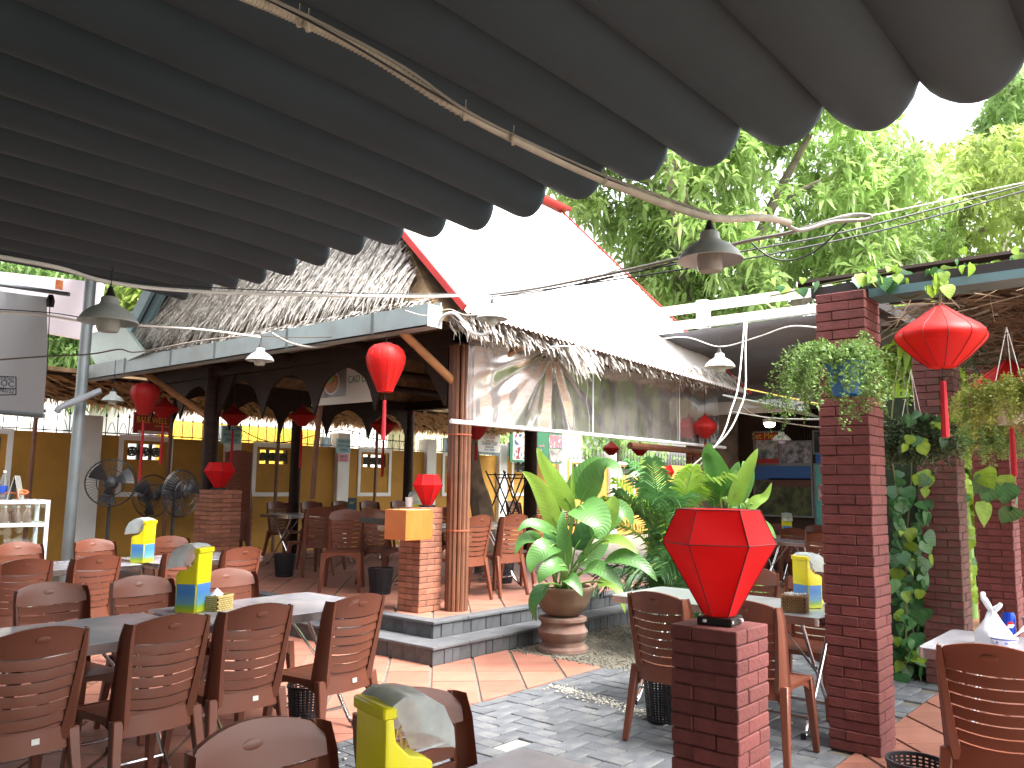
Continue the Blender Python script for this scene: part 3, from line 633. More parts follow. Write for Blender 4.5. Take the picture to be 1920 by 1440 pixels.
# ================================================================ plastic chairs
def byp(x, z): return -.195-(z-.45)*.21-.04*(1-(x/.2)**2)
def make_chair():
    t = thing('plastic_chair', 'brown slatted plastic chair', 'chair')
    # seat with a dished top and arched skirts
    rows = []
    for i in range(9):
        y = lerp(-.205, .215, i/8); row = []
        for j in range(9):
            x = lerp(-1, 1, j/8)*lerp(.185, .215, i/8); e = max(abs(j-4)/4, 0); fy = max(0, (i-6)/2)
            row.append((x, y, .445-.012*(1-e**2)*(1-(i/8-.45)**2*2)-.018*fy*fy-.008*max(0, e-.75)*4))
        rows.append(row)
    mb = MB().shell(rows, lambda p: p-Vector((0, 0, .016)))
    def skirt(a, b, d=.075, n=8):
        a = Vector(a); b = Vector(b); nr = Vector((-(b-a).y, (b-a).x, 0)).normalized()*.012
        top = []; bot = []
        for k in range(n+1):
            p = a.lerp(b, k/n); u = abs(2*k/n-1); top.append(p); bot.append(p-Vector((0, 0, .03+d*u**3)))
        mb.shell([top, bot], lambda q: q+nr)
    skirt((-.205, .205, .432), (.205, .205, .432)); skirt((.182, -.2, .432), (.205, .205, .432)); skirt((-.205, .205, .432), (-.182, -.2, .432)); skirt((.182, -.2, .432), (-.182, -.2, .432))
    mb.build('seat', m_chair, t, smooth=True)
    # legs: rear legs run up into the side posts
    for s in (-1, 1):
        MB().bar((s*.19, -.205, .44), (s*.222, -.285, 0), .052, .05, up=(0, 1, 0), w2=.034, h2=.032).build('leg', m_chair, t, smooth=True, bevel=.006)
        MB().bar((s*.192, .188, .432), (s*.218, .232, 0), .055, .05, up=(0, 1, 0), w2=.034, h2=.032).build('leg', m_chair, t, smooth=True, bevel=.006)
        rows = []
        for i in range(8):
            z = lerp(.40, .872, i/7); u = i/7; xi = lerp(.128, .180, u**.7); xo = lerp(.203, .212, u)-.012*max(0, u-.85)/.15
            rows.append([(s*xi, byp(xi, z)-.012, z), (s*lerp(xi, xo, .5), byp(xi, z)-.026+.012*u, z), (s*xo, byp(xo, z)-.006, z), (s*xo, byp(xo, z)+.03, z)])
        MB().shell(rows, lambda p: p+Vector((0, .016, 0))).build('back_post', m_chair, t, smooth=True)
    rows = [[(x, -.208-.03*(1-(x/.2)**2)-(.455-z)*.10, z) for x in [lerp(-.19, .19, k/6) for k in range(7)]] for z in (.362, .40, .455)]
    MB().shell(rows, lambda p: p+Vector((0, .010, 0))).build('rear_apron', m_chair, t, smooth=True)
    # top rail with arched edge
    rows = []
    for i in range(5):
        row = []
        for j in range(13):
            x = lerp(-.202, .202, j/12); zt = .902-.042*(x/.2)**2-.02*max(0, (abs(x)-.17)/.03)**2; z = lerp(.784-.012*(1-(x/.2)**2), zt, i/4); row.append((x, byp(x, z)-.004-.004*(i == 4), z))
        rows.append(row)
    tr = MB().shell(rows, lambda p: p+Vector((0, .018, 0))).build('top_rail', m_chair, t, smooth=True, bevel=0)
    for s, y in ((1, byp(0, .845)+.0145), (-1, byp(0, .845)-.0075)):
        e = MB().lathe([(.0, .0012), (.028, .0012), (.031, .0004), (.033, -.003)], 20, cap=False, sx=1, sy=.45).build('emblem', m_chair, tr, smooth=True, loc=(0, y, .845)); e.rotation_euler = (R(-78) if s > 0 else R(102), 0, 0)
    # slats
    zs = [.777-.0505*k for k in range(7)]
    for zt in zs:
        h = .0425; rows = []
        for z, dy in ((zt-h, -.006), (zt-h*.5, -.0025), (zt, .003)):
            wdt = lerp(.130, .184, max(0, (z-.43)/.44)**.7); rows.append([(x, byp(x, z)+dy, z-.012*(1-(x/wdt)**2)) for x in [lerp(-wdt, wdt, k/6) for k in range(7)]])
        MB().shell(rows, lambda p: p+Vector((0, .009, -.001))).build('slat', m_chair, t, smooth=True)
    return t
chair0 = make_chair(); _first = [True]
def chair(x, y, rot, label, group, z=0.):
    if _first[0]:
        _first[0] = False; c = chair0; c.location = (x, y, z); c.rotation_euler = (0, 0, rot); c['label'] = label; c['group'] = group; return c
    return dup(chair0, (x, y, z), rot, label, group)
BK = .325     # distance from chair centre to the bow of the back
def chair_at(top, facing, label, group, z=0., jit=3):
    """top: plan position of the middle of the back edge; facing: degrees of the direction the sitter looks, from +X"""
    f = R(facing+random.uniform(-jit, jit)); d = Vector((math.cos(f), math.sin(f), 0))
    p = Vector((top[0], top[1], 0))+d*BK; return chair(p.x, p.y, f-PI/2, label, group, z)
sticker = MB().box(-.016, .016, -.0012, 0, -.012, .012).mesh('sticker', M('white_sticker', '#d8d8d2', .6))
LA = 'brown plastic chair with its back to the courtyard at the long grey table'
ORD = ('first', 'second', 'third', 'fourth', 'fifth', 'sixth', 'seventh', 'eighth', 'ninth')
for k, tp in enumerate(((1.50, 3.80), (2.05, 3.74), (2.53, 3.76), (3.14, 3.70))):
    c = chair_at(tp, 90+(0, 1, -2, 2)[k], 'brown chair on the courtyard side of the grey table, %s from the scuffed end chair' % ORD[2-k] if k < 3 else 'scuffed brown plastic chair at the free end of the long grey table', 'chairs on the courtyard side of the grey table', jit=1.5)
    if k == 3:
        for q in range(7): MB().bar((-.10+.012*q, byp(-.07, .85)-.0085, .84+.004*q), (-.085+.014*q, byp(-.07, .87)-.0085, .872+.002*q), .0022, .0012).build('scuff', M('scuff_mark', '#b58a7a', .8), c)
    if k != 1: put('sticker', sticker, c, (.03, -.2445, .415), (R(-6), 0, 0))
for k, tp in enumerate(((2.13, 5.40), (2.68, 5.40), (3.33, 5.44))): chair_at(tp, 270, 'lit brown chair across the grey table, %s from the flower print end' % ORD[2-k], 'chairs on the far side of the grey table')
for k, px in enumerate((58, 192, 358, 464)): p = YP(px, 1035, 7.05); chair_at((p.x, 7.08), 90, 'brown chair with its back out at the second table, %s from the pavilion steps' % ORD[3-k], 'chairs along the second table, backs out')
for k, px in enumerate((38, 178, 320)): p = YP(px, 1008, 8.95); chair_at((p.x, 9.0), 270, 'brown chair before the fans at the second table, %s from the pavilion steps' % ORD[2-k], 'chairs along the second table, facing in')
chair_at((1.30, 1.97), 271, 'reddish brown chair beside the front table, oval emblem facing out', 'front table chairs', jit=0); chair_at((1.79, 1.93), 268, 'reddish brown chair behind the yellow chopstick box on the front table', None, jit=0)
chair_at((3.93, .745), 3, 'dark brown chair at the table with the plastic bag', None, jit=0)
chair_at((4.42, 2.60), -2, 'dark brown chair with backlit slats at the steel table', None, jit=0); chair_at((4.47, 2.06), 3, 'dark brown chair between steel table and low brick pillar', None, jit=0)
for k, tp in enumerate(((6.34, 2.80), (6.26, 2.28))): chair_at(tp, 180, ('orange brown chair across the steel table, hidden behind the red lantern', 'orange brown chair across the steel table behind the yellow box')[k], 'chairs across the steel table')
LP = 'brown plastic chair on the pavilion floor with its back to the steps'
for k, tp in enumerate(((6.62, 5.93), (7.20, 5.93), (7.80, 5.95))): chair_at(tp, 90, 'brown chair on the pavilion floor above the steps, %s from the bamboo column' % ORD[k], 'pavilion chairs by the steps', .3)
for k, tp in enumerate(((6.9, 8.05), (7.6, 8.05), (8.3, 8.1))): chair_at(tp, 270, 'brown chair across the pavilion table from the steps, %s from the curved trunk' % ORD[2-k], 'pavilion chairs facing the steps', .3)
p = ZP(683, 945, 1.22); chair_at((6.45, 7.95), 225, 'sunlit brown chair alone on the pavilion floor by the waste bin', None, .3, 0)
chair_at((6.85, 8.95), 80, 'dark brown chair seen from behind beside the pavilion table', None, .3, 0)
chair_at((7.45, 9.4), 95, 'dark brown chair in the shade at the middle pavilion table', None, .3, 0)
for k, px in enumerate((520, 583, 640, 692, 748)): p = YP(px, 935, 11.7); chair_at((p.x, 11.75), 270, 'shaded chair on the wall side of the pavilion, %s from the chair stack' % ORD[k], 'pavilion chairs along the wall', .3)
for k, px in enumerate((905, 965, 1012, 1062)): p = YP(px, 945, 10.6); chair_at((p.x, 10.7), 270, 'brown chair in the pavilion back row, %s from the curved trunk' % ORD[k], 'pavilion back row chairs', .3)
for k, (tp, f) in enumerate((((13.2, 5.2), 5), ((13.0, 4.62), -5), ((13.5, 4.75), 20))): chair_at(tp, f, 'orange brown chair in the dining hall entrance, %s from the broad leaf plant' % ORD[k], 'dining hall chairs')
for k, (tp, f) in enumerate((((14.5, 5.95), 180), ((14.6, 5.3), 180), ((14.55, 4.7), 180))): chair_at(tp, f, 'brown chair under the hall picture wall, %s from the broad leaf plant' % ORD[k], 'dining hall chairs by the picture wall')
for tp, f in (((11.9, 4.3), 10),): chair_at(tp, f, 'orange brown chair at the bare table between hall and steel table', None)
# stack of chairs by the brown brick pier
p = DP(432, 1000, 12.2)
for k in range(9): chair(p.x, p.y, R(-20), 'dark brown chair in the tall stack by the brown pier, %s from the floor' % ORD[k], 'stacked chairs', .3+k*.095)
# ================================================================ folding tables
m_top = M('table_print', '#9a9aa2', .25, .10, 5, coat=.3, stain='#c9c4c4', stain_scale=3, stain_amt=.6)
m_topm = M('steel_top', (.66, .68, .71), .36, .06, 4, metal=.9)
m_edge = M('steel_edge', (.55, .55, .56), .25, .05, metal=1)
def table(x, y, rot, L, W, label, group=None, z=0., top=m_top, ht=.74):
    t = thing('folding_table', label, 'table', (x, y, z), rot, group)
    def rr(L, W, r, z):
        P = []
        for cx, cy, a0 in ((L/2-r, W/2-r, 0), (-L/2+r, W/2-r, 90), (-L/2+r, -W/2+r, 180), (L/2-r, -W/2+r, 270)):
            for k in range(4): a = R(a0+30*k); P.append((cx+r*math.cos(a), cy+r*math.sin(a), z))
        return P
    def slab2(L, W, r, z0, z1):
        a, b = rr(L, W, r, z0), rr(L, W, r, z1); n = len(a); return MB().add(a+b, [tuple(range(n-1, -1, -1)), tuple(range(n, 2*n))]+[(i, (i+1) % n, (i+1) % n+n, i+n) for i in range(n)])
    slab2(L-.008, W-.008, .04, ht-.02, ht).build('table_top', top, t, smooth=True)
    slab2(L, W, .044, ht-.05, ht-.003).build('edge_band', m_edge, t, smooth=True)
    for sx in (-1, 1):
        for sy in (-1, 1):
            xx = sx*(L/2-.16)+sy*.014
            MB().tube(spline([(xx, sy*W*.30, ht-.05), (xx, sy*W*.1, ht*.62), (xx, -sy*W*.22, .16), (xx, -sy*W*.36, .03), (xx, -sy*W*.42, .018)], 4), .0125, 8).build('leg', m_steel, t, smooth=True)
            f = MB().lathe([(.018, 0), (.018, .03)], 8, (xx, -sy*W*.42, .0)).build('foot_cap', m_black, t)
        MB().tube([(sx*(L/2-.16), 0, ht*.45), (sx*(L/2-.16)-sx*.3, 0, ht-.05)], .009, 6).build('stay', m_steel, t, smooth=True)
    for sy in (-1, 1): MB().tube([(-L/2+.16, sy*W*.3, .10), (L/2-.16, sy*W*.3, .10)], .010, 8).build('stretcher', m_steel, t, smooth=True)
    return t
table(1.86, 4.52, 0, 1.24, .78, 'long grey glass topped folding table with chairs on both sides'); table(3.09, 4.54, R(1), 1.18, .78, 'folding table with flower print top and tissue box', z=.012)
table(3.1, 8.05, 0, 1.5, .8, 'grey folding table with yellow box near the fans'); table(4.55, 8.05, 0, 1.2, .8, 'grey folding table beside the pavilion steps')
table(1.36, 1.24, 0, 1.34, .8, 'front folding table with big yellow chopstick box', top=M('worn_top', '#8f8994', .25, .15, 4, stain='#b9a9ae', stain_scale=5, stain_amt=.5))
table(5.55, 2.64, R(90), 1.52, .74, 'stainless steel folding table in the courtyard', top=m_topm)
table(4.98, .62, R(90), 1.15, .74, 'folding table with plastic bag, can and bowl')
table(7.3, 6.95, 0, 1.9, .75, 'pavilion table nearest the steps with yellow box', z=.3); table(7.9, 10.55, 0, 1.4, .75, 'dark pavilion table with standing menu card', z=.3); table(9.6, 10.6, 0, 1.4, .75, 'dark pavilion table under the saucer lanterns', z=.3)
table(13.9, 5.0, R(90), 1.4, .75, 'grey table in the dining hall with yellow box'); table(12.4, 4.9, R(80), 1.0, .7, 'small bare table standing in the dining hall entrance')
# ================================================================ yellow chopstick boxes, tissue boxes and other table things
m_yel = M('yellow_plastic', '#f0e61c', .35, .04, 4, spec=.5, trans=.2); m_lid = clear('cloudy_lid', .05, (.86, .9, .93), .15, .35, (.85, .9, .95), 9)
m_lbl = bpy.data.materials.new('box_label'); m_lbl.use_nodes = True
_n = m_lbl.node_tree; _tc = _n.nodes.new('ShaderNodeTexCoord'); _sp = _n.nodes.new('ShaderNodeSeparateXYZ'); _cr = _n.nodes.new('ShaderNodeValToRGB')
_n.links.new(_tc.outputs['Object'], _sp.inputs[0]); _mr = _n.nodes.new('ShaderNodeMapRange'); _mr.inputs['From Min'].default_value = 0; _mr.inputs['From Max'].default_value = .15; _n.links.new(_sp.outputs['Z'], _mr.inputs['Value']); _n.links.new(_mr.outputs[0], _cr.inputs['Fac'])
for p_, c_ in ((0, '#c9c81e'), (.22, '#7fa83a'), (.36, '#5f93a8'), (.75, '#3f7fc0'), (1, '#4c86c8')):
    e = _cr.color_ramp.elements.new(p_) if p_ not in (0, 1) else _cr.color_ramp.elements[0 if p_ == 0 else -1]; e.color = lin(c_)+(1,)
_n.links.new(_cr.outputs[0], _n.nodes['Principled BSDF'].inputs['Base Color']); _n.nodes['Principled BSDF'].inputs['Roughness'].default_value = .35
def chop_box(x, y, z, rot, label, lid=True, s=1.):
    t = thing('chopstick_box', label, 'chopstick box', (x, y, z), rot); t.scale = (s, s, s)
    # side profile (depth along y, height): tall rear wall, sloping front mouth
    pr = [(-.06, 0), (.06, 0), (.066, .335), (.045, .335), (.035, .27), (.0, .235), (-.045, .225), (-.066, .21)]
    w_ = .075; n = len(pr)
    MB().add([(-w_, a, b) for a, b in pr]+[(w_, a, b) for a, b in pr], [tuple(range(n-1, -1, -1)), tuple(range(n, 2*n))]+[(i, (i+1) % n, (i+1) % n+n, i+n) for i in range(n)]).build('body', m_yel, t, smooth=True, bevel=.006, seg=2)
    MB().box(-w_-.004, w_+.004, .035, .074, .322, .352).build('hinge_rim', m_yel, t, smooth=True, bevel=.005)
    for sx in (-1, 1): MB().box(sx*(w_+.001)-.0008, sx*(w_+.001)+.0008, -.054, .056, .004, .155).build('label_panel', m_lbl, t)
    MB().box(-w_+.006, w_-.006, -.0655, -.0640, .004, .155).build('label_panel', m_lbl, t)
    MB().box(-w_+.006, w_-.006, .0635, .0645, .004, .155).build('label_panel', m_lbl, t)
    if lid:
        a = [(.05, .354), (.02, .37), (-.04, .365), (-.09, .335), (-.12, .28), (-.125, .235)]
        MB().shell([[(-w_-.004, p, q), (0, p, q+.008), (w_+.004, p, q)] for p, q in a], lambda v: v-Vector((0, -.002, .003))).build('lid', m_lid, t, smooth=True)
        for sx in (-1, 1): MB().add([(sx*(w_+.004), p, q) for p, q in a]+[(sx*(w_+.004), .0, .25)], [tuple(range(len(a)+1))]).build('lid_side', m_lid, t)
    for k in range(7): MB().bar((random.uniform(-.05, .05), .0, .2), (random.uniform(-.05, .05), -.02+random.uniform(-.03, .02), .262+random.uniform(0, .02)), .006).build('chopstick', M('blue_handle', '#2f5f86', .5) if k == 0 else M('pale_wood', '#c9a878', .6), t)
    return t
p = ZP(360, 1146, .752); chop_box(p.x, p.y, .752, R(-150), 'yellow chopstick box with raised cloudy lid beside the tissue box', s=1.06)
p = YP(252, 1048, 8.0); chop_box(p.x, 7.85, .74, R(-150), 'yellow chopstick box on the table by the fans', s=1.12)
p = DP(738, 1420, 1.80); chop_box(p.x, p.y, .74, R(77), 'yellow chopstick box with cloudy lid on the front table', s=.90)
p = ZP(1515, 1138, .742); chop_box(p.x, p.y, .742, R(62), 'yellow chopstick box with a yellow bag beside it on the steel table', s=.95)
chop_box(6.55, 6.85, 1.04, R(-60), 'yellow chopstick box on the pavilion table behind the bamboo column', s=1.05)
p = XP(1475, 980, 13.9); chop_box(p.x, p.y, .74, R(-60), 'yellow chopstick box in the dining hall', s=1.0)
m_weave = M('straw_weave', '#cbb472', .8, .15, 30, rnd=.1); m_weave2 = M('brown_weave', '#8a6a44', .8, .2, 30, rnd=.1); m_dgap = M('weave_gap', '#3a2a1c', .9)
def woven(x, y, z, rot, a, b, h, mat, label, inside='tissue'):
    t = thing('woven_box', label, 'woven box', (x, y, z), rot)
    MB().box(-a/2+.004, a/2-.004, -b/2+.004, b/2-.004, 0, h-.002).build('liner', m_dgap, t)
    mb = MB(); n = int(h/.011)
    for k in range(n):
        z0 = k*h/n+.001; z1 = z0+h/n*.72; m_ = 6
        for j in range(m_):
            o = .5*(k % 2)
            for sx in (-1, 1):
                u0, u1 = max(0, (j+o)/m_), min(1, (j+o+.82)/m_)
                if u1 > u0:
                    mb.box(lerp(-a/2, a/2, u0), lerp(-a/2, a/2, u1), *sorted((sx*(b/2-.004), sx*(b/2+.002))), z0, z1); mb.box(*sorted((sx*(a/2-.004), sx*(a/2+.002))), lerp(-b/2, b/2, u0), lerp(-b/2, b/2, u1), z0, z1)
    o = mb.build('weave', mat, t); o['kind'] = 'stuff'
    mb = MB()
    for k in range(4): mb.box(*((-a/2-.003, a/2+.003, -b/2-.003+k*0, -b/2+.004) if k == 0 else (-a/2-.003, a/2+.003, b/2-.004, b/2+.003) if k == 1 else (-a/2-.003, -a/2+.004, -b/2+.004, b/2-.004) if k == 2 else (a/2-.004, a/2+.003, -b/2+.004, b/2-.004)), h-.006, h+.004)
    mb.build('rim', mat, t)
    if inside == 'tissue':
        rows = [[(.05*math.cos(v)*r_*(1+.2*math.sin(3*v)), .035*math.sin(v)*r_, h-.002+.045*(1-r_)+.008*math.sin(4*v)*r_) for v in [2*PI*q/12 for q in range(13)]] for r_ in (1, .7, .35, .05)]
        MB().grid(rows).build('tissue', M('tissue_paper', '#dfe3e8', .8, .03), t, smooth='all')
    else:
        for k in range(16): MB().bar((random.uniform(-a/2+.01, a/2-.01), random.uniform(-b/2+.01, b/2-.01), h-.03), (random.uniform(-a/2+.01, a/2-.01), random.uniform(-b/2+.01, b/2-.01), h+.016), .012, .012).build('sachet', M('white_sachet', '#e0dcd8', .6), t)
p = ZP(400, 1142, .752); woven(p.x, p.y-.03, .753, R(20), .14, .13, .085, m_weave, 'pale straw woven tissue box beside the yellow box')
p = ZP(1499, 1147, .742); woven(p.x-.02, p.y+.02, .742, R(100), .15, .10, .10, m_weave2, 'brown woven box of white sachets on the steel table', 'sachet')
o = MB().lathe([(.0, 0), (.035, .004), (.045, .02), (.03, .05), (.012, .06), (.02, .075), (0, .08)], 9, sx=1.2).build('yellow_bag', M('yellow_film', '#e8d21e', .4, .1, 20), smooth=True); p = ZP(1532, 1135, .742); o.location = (p.x, p.y, .744); tag(o, 'small knotted yellow plastic bag on the steel table', 'bag')
# plastic bag, can and bowl with spoon
p = ZP(1862, 1212, .742); bgt = thing('plastic_bag', 'knotted white plastic bag standing beside the blue can', 'bag', (p.x+.02, p.y+.0, .742), R(30))
rows = []
for i in range(13):
    v = i/12; r_ = (.112*(1-v*.15) if v < .45 else lerp(.104, .022, ((v-.45)/.55)**.8)); 
    rows.append([((r_*(1+.10*math.sin(3*a+i*.4)+.06*math.sin(7*a+i)))*math.cos(a)*.9, (r_*(1+.12*math.cos(4*a+i*.5)))*math.sin(a)*.7, .175*v+.008*math.sin(5*a)*v) for a in [2*PI*q/22 for q in range(23)]])
m_bag = M('white_film', '#dfe3e8', .35, .05, 8, spec=.5, trans=.25)
MB().grid(rows).build('sack', m_bag, bgt, smooth='all')
MB().tube(spline([(0, .0, .17), (.0, .025, .215), (.01, .035, .24), (.02, .03, .262)], 3), [.014]*2+[.016]*4+[.013]*3+[.010], 8).build('handle_loop', m_bag, bgt, smooth=True); MB().tube(spline([(0, 0, .17), (-.015, -.03, .2), (-.02, -.035, .215)], 3), [.014, .015, .014, .012, .011, .01, .007], 8).build('handle_loop', m_bag, bgt, smooth=True)
p = ZP(1893, 1190, .742); cn_ = thing('drink_can', 'blue soft drink can with red white emblem behind the bag', 'can', (p.x, p.y, .742), R(205))
MB().lathe([(.024, 0), (.033, .008), (.033, .102), (.027, .118), (.0265, .121)], 24).build('can_body', M('can_blue', '#1140b8', .3, .04, metal=.4), cn_, smooth=True); MB().lathe([(.0262, .1212), (.024, .1205), (.0, .1195)], 24).build('can_top', m_steel, cn_, smooth=True)
def on_can(fn, mat, nm, off):
    rows = []
    for i in range(9):
        zz = lerp(-1, 1, i/8); x0, x1 = fn(zz); rows.append([((.0334+off)*math.cos(a/.0334), (.0334+off)*math.sin(a/.0334), .055+zz*.021) for a in [lerp(x0, x1, k/8)*.021 for k in range(9)]])
    MB().grid(rows).build(nm, mat, cn_, smooth='all')
ci = lambda z: (1-min(1, z*z))**.5
on_can(lambda z: (-ci(z), ci(z)), M('logo_white', '#e8e8ea', .4), 'emblem_disc', .0002)
on_can(lambda z: (-ci(z), ci(z)) if z > .15 else (-ci(z), max(-ci(z), -.2+ (z-.15)*2)) if z > -.3 else (-ci(z)*.01-ci(z), -ci(z)), M('logo_red', '#c8202e', .4), 'emblem_red', .0005)
on_can(lambda z: (-ci(z), ci(z)) if z < -.62 else (min(ci(z), .25+(z+.62)*1.6), ci(z)) if z < -.15 else (ci(z)*.99, ci(z)), MATS['can_blue'], 'emblem_blue', .0006)
p = ZP(1878, 1213, .742); bo = thing('rice_bowl', 'white bowl with blue rim pattern and plastic spoon', 'bowl', (p.x-.05, p.y-.02, .742))
MB().lathe([(.03, 0), (.032, .01), (.052, .026), (.062, .046), (.0645, .058), (.0625, .058), (.058, .045), (.045, .025), (.0, .016)], 28).build('bowl_body', M('porcelain', '#d5d5e2', .2, .03), bo, smooth=True)
MB().lathe([(.0628, .048), (.0652, .0555)], 28, cap=False).build('blue_band', M('cobalt_print', '#6a6fb0', .3), bo, smooth=True)
for k in range(9): a = 2*PI*k/9; MB().lathe([(0, .0012), (.006, .0008), (.0075, 0)], 8).build('blue_flower', MATS['cobalt_print'], bo, loc=(.0592*math.cos(a), .0592*math.sin(a), .036)).rotation_euler = (0, R(68), a)
MB().tube(spline([(.02, .0, .03), (.06, -.05, .07), (.085, -.085, .105)], 3), [.006, .005, .005, .005, .006, .009, .011], 6).build('spoon', M('white_plastic_spoon', '#e6e8ea', .3), bo, smooth=True)
o = MB().lathe([(.032, 0), (.042, .10), (.044, .10), (.034, .004)], 18).build('metal_cup', m_galv, smooth=True); p = ZP(1925, 1195, .742); o.location = (p.x+.05, p.y-.02, .742); tag(o, 'grey metal cup beside the bowl and spoon', 'cup')
# ================================================================ waste bins of open weave
m_bin = M('bin_black', '#16161c', .5, .1, 20)
def waste_bin(x, y, z, r, h, label, group=None):
    t = thing('waste_bin', label, 'waste bin', (x, y, z), 0, group); n = 28
    MB().lathe([(r*.78, 0), (r*.78, .01)], n).build('bin_base', m_bin, t)
    mb = MB()
    for k in range(n): a = 2*PI*k/n; mb.bar((r*.78*math.cos(a), r*.78*math.sin(a), .005), (r*math.cos(a), r*math.sin(a), h), .006, 2*PI*r/n*.42, up=(-math.sin(a), math.cos(a), 0))
    for k in range(int(h/.016)):
        z_ = .01+k*.016; rr_ = lerp(r*.78, r, z_/h); mb.lathe([(rr_-.002, z_), (rr_+.002, z_), (rr_+.002, z_+.008), (rr_-.002, z_+.008), (rr_-.002, z_)], n, cap=False)
    o = mb.build('mesh_wall', m_bin, t); o['kind'] = 'stuff'
    MB().lathe([(r-.006, h-.012), (r+.006, h-.012), (r+.006, h+.004), (r-.006, h+.004), (r-.006, h-.012)], n, cap=False).build('rim', m_bin, t, smooth=True)
p = ZP(1718, 1424, .30); waste_bin(p.x, p.y, 0, .125, .295, 'black open weave waste bin beside the dark brown chair'); waste_bin(4.98, 2.86, 0, .12, .28, 'black waste bin under the steel table')
waste_bin(3.28, 4.36, 0, .12, .28, 'black waste bin under the grey table end'); waste_bin(6.30, 7.15, .3, .14, .28, 'dark waste bin on the pavilion floor by the brick pier')
waste_bin(8.1, 6.9, .3, .14, .28, 'dark waste bin under the pavilion table'); waste_bin(6.55, 9.3, .3, .14, .28, 'dark waste bin in the shade of the pavilion table')
# ================================================================ lanterns
lt = thing('red_lantern', 'large faceted red cloth lantern standing on the low brick pillar', 'lantern', (3.335, 1.635, .9515))
ph = math.atan2(1.635, 3.335)+PI+PI/6; ring6 = lambda r, z: [Vector((r*math.cos(ph+k*PI/3), r*math.sin(ph+k*PI/3), z)) for k in range(6)]
q0, q1, q2 = ring6(.066, .035), ring6(.236, .335), ring6(.172, .475)
m_redc = M('red_canvas', '#de2226', .7, .05, 3, .05, 200, spec=.25, trans=.45)
for k in range(6):
    j = (k+1) % 6
    for a, b in ((q0, q1), (q1, q2)):
        P = [a[k], a[j], b[j], b[k]]; c = sum(P, Vector())/4; n_ = (P[1]-P[0]).cross(P[3]-P[0]).normalized()
        rows = [[P[0].lerp(P[1], u/6).lerp(P[3].lerp(P[2], u/6), v/6) - Vector((c.x, c.y, 0)).normalized()*.010*math.sin(PI*u/6)*math.sin(PI*v/6) for u in range(7)] for v in range(7)]
        MB().grid(rows).build('panel', m_redc, lt, smooth='all')
    for a, b in ((q0[k], q1[k]), (q1[k], q2[k]), (q1[k], q1[j]), (q2[k], q2[j])): MB().tube([a, b], .0028, 5).build('rib', m_rib, lt)
MB().add(q2, [tuple(range(6))]).build('top_panel', m_redc, lt)
MB().box(-.075, .075, -.075, .075, .0, .032).build('base_plate', m_black, lt, bevel=.003).rotation_euler = (0, 0, R(8))
for dx, dy in ((-.078, .03), (-.05, -.078), (.04, -.078)): MB().lathe([(0, 0), (.009, .002), (.009, .012), (0, .014)], 8).build('screw_cap', M('white_cap', '#d8d8d8', .4), lt, loc=(dx, dy, .01))
PROF = {'diamond': [(.10, 1), (.16, .97), (.5, .80), (.86, .64), (.985, .55), (1, .50), (.985, .45), (.88, .36), (.6, .17), (.34, .03), (.30, 0)],
        'balloon': [(.30, 1), (.62, .97), (.88, .88), (1, .74), (.985, .62), (.9, .50), (.68, .28), (.46, .08), (.40, 0)],
        'saucer': [(.14, 1), (.2, .9), (.5, .72), (.92, .57), (1, .50), (.93, .43), (.55, .22), (.32, .04), (.28, 0)]}
def hang_lantern(c, wd, ht, kind, label, tassel=.35, cord=.25, group=None, n=10):
    mr = m_red if n > 10 else m_red_shaded
    t = thing('silk_lantern', label, 'lantern', (c.x, c.y, c.z-ht/2), random.uniform(0, 1), group); pr = [(r*wd/2, z*ht) for r, z in PROF[kind]]
    MB().lathe(pr, n, cap=True).build('shade', mr, t, smooth=True)
    for k in range(n): a = 2*PI*k/n; MB().tube([((r+.0008)*math.cos(a), (r+.0008)*math.sin(a), z) for r, z in pr], .0022, 4).build('rib', m_rib, t)
    MB().lathe([(pr[0][0]*1.05, ht-.004), (pr[0][0]*1.05, ht+.012), (.01, ht+.02)], 10).build('cap', m_rib, t)
    if cord: MB().tube([(0, 0, ht+.01), (0, 0, ht+cord)], .003, 4).build('cord', m_wire, t)
    if tassel:
        MB().tube([(0, 0, 0), (0, 0, -.06)], .003, 4).build('tassel_cord', m_wire, t); MB().lathe([(0, -.045), (.016, -.06), (0, -.08)], 8).build('bead', m_black, t)
        MB().lathe([(.012, -.075), (.018, -.09), (.016, -.1), (.021, -.075-tassel*.9), (.02, -.075-tassel)], 8).build('tassel', M('tassel_red', '#a81420', .8, .2, 40), t, smooth=True)
    return t
hang_lantern(XP(723, 690, 5.0), .36, .435, 'balloon', 'glossy red balloon lantern hanging from the gutter', .36, .09, n=14)
hang_lantern(DP(1764, 631, 4.6), .47, .345, 'diamond', 'bright red diamond lantern hanging from the pergola beam', .31, .12, n=12)
hang_lantern(DP(1892, 722, 6.0), .46, .36, 'diamond', 'red diamond lantern half hidden by the hanging fern', .40, .2, n=12)
hang_lantern(DP(272, 748, 11.0), .39, .42, 'balloon', 'shaded red balloon lantern beside the gutter end', .8, .2)
hang_lantern(DP(308, 766, 11.4), .40, .27, 'saucer', 'shaded red saucer lantern touching the balloon lantern', .55, .3)
for k, (px, py) in enumerate(((438, 779), (567, 780), (720, 797))): hang_lantern(DP(px, py, 11.6), .39, .28, 'saucer', 'shaded red saucer lantern inside the pavilion, %s from the brown pier' % ORD[k], .5, .5, 'saucer lanterns along the pavilion')
hang_lantern(DP(893, 800, 11), .32, .34, 'diamond', 'red lantern in front of the white drinks menu board', .2, .5)
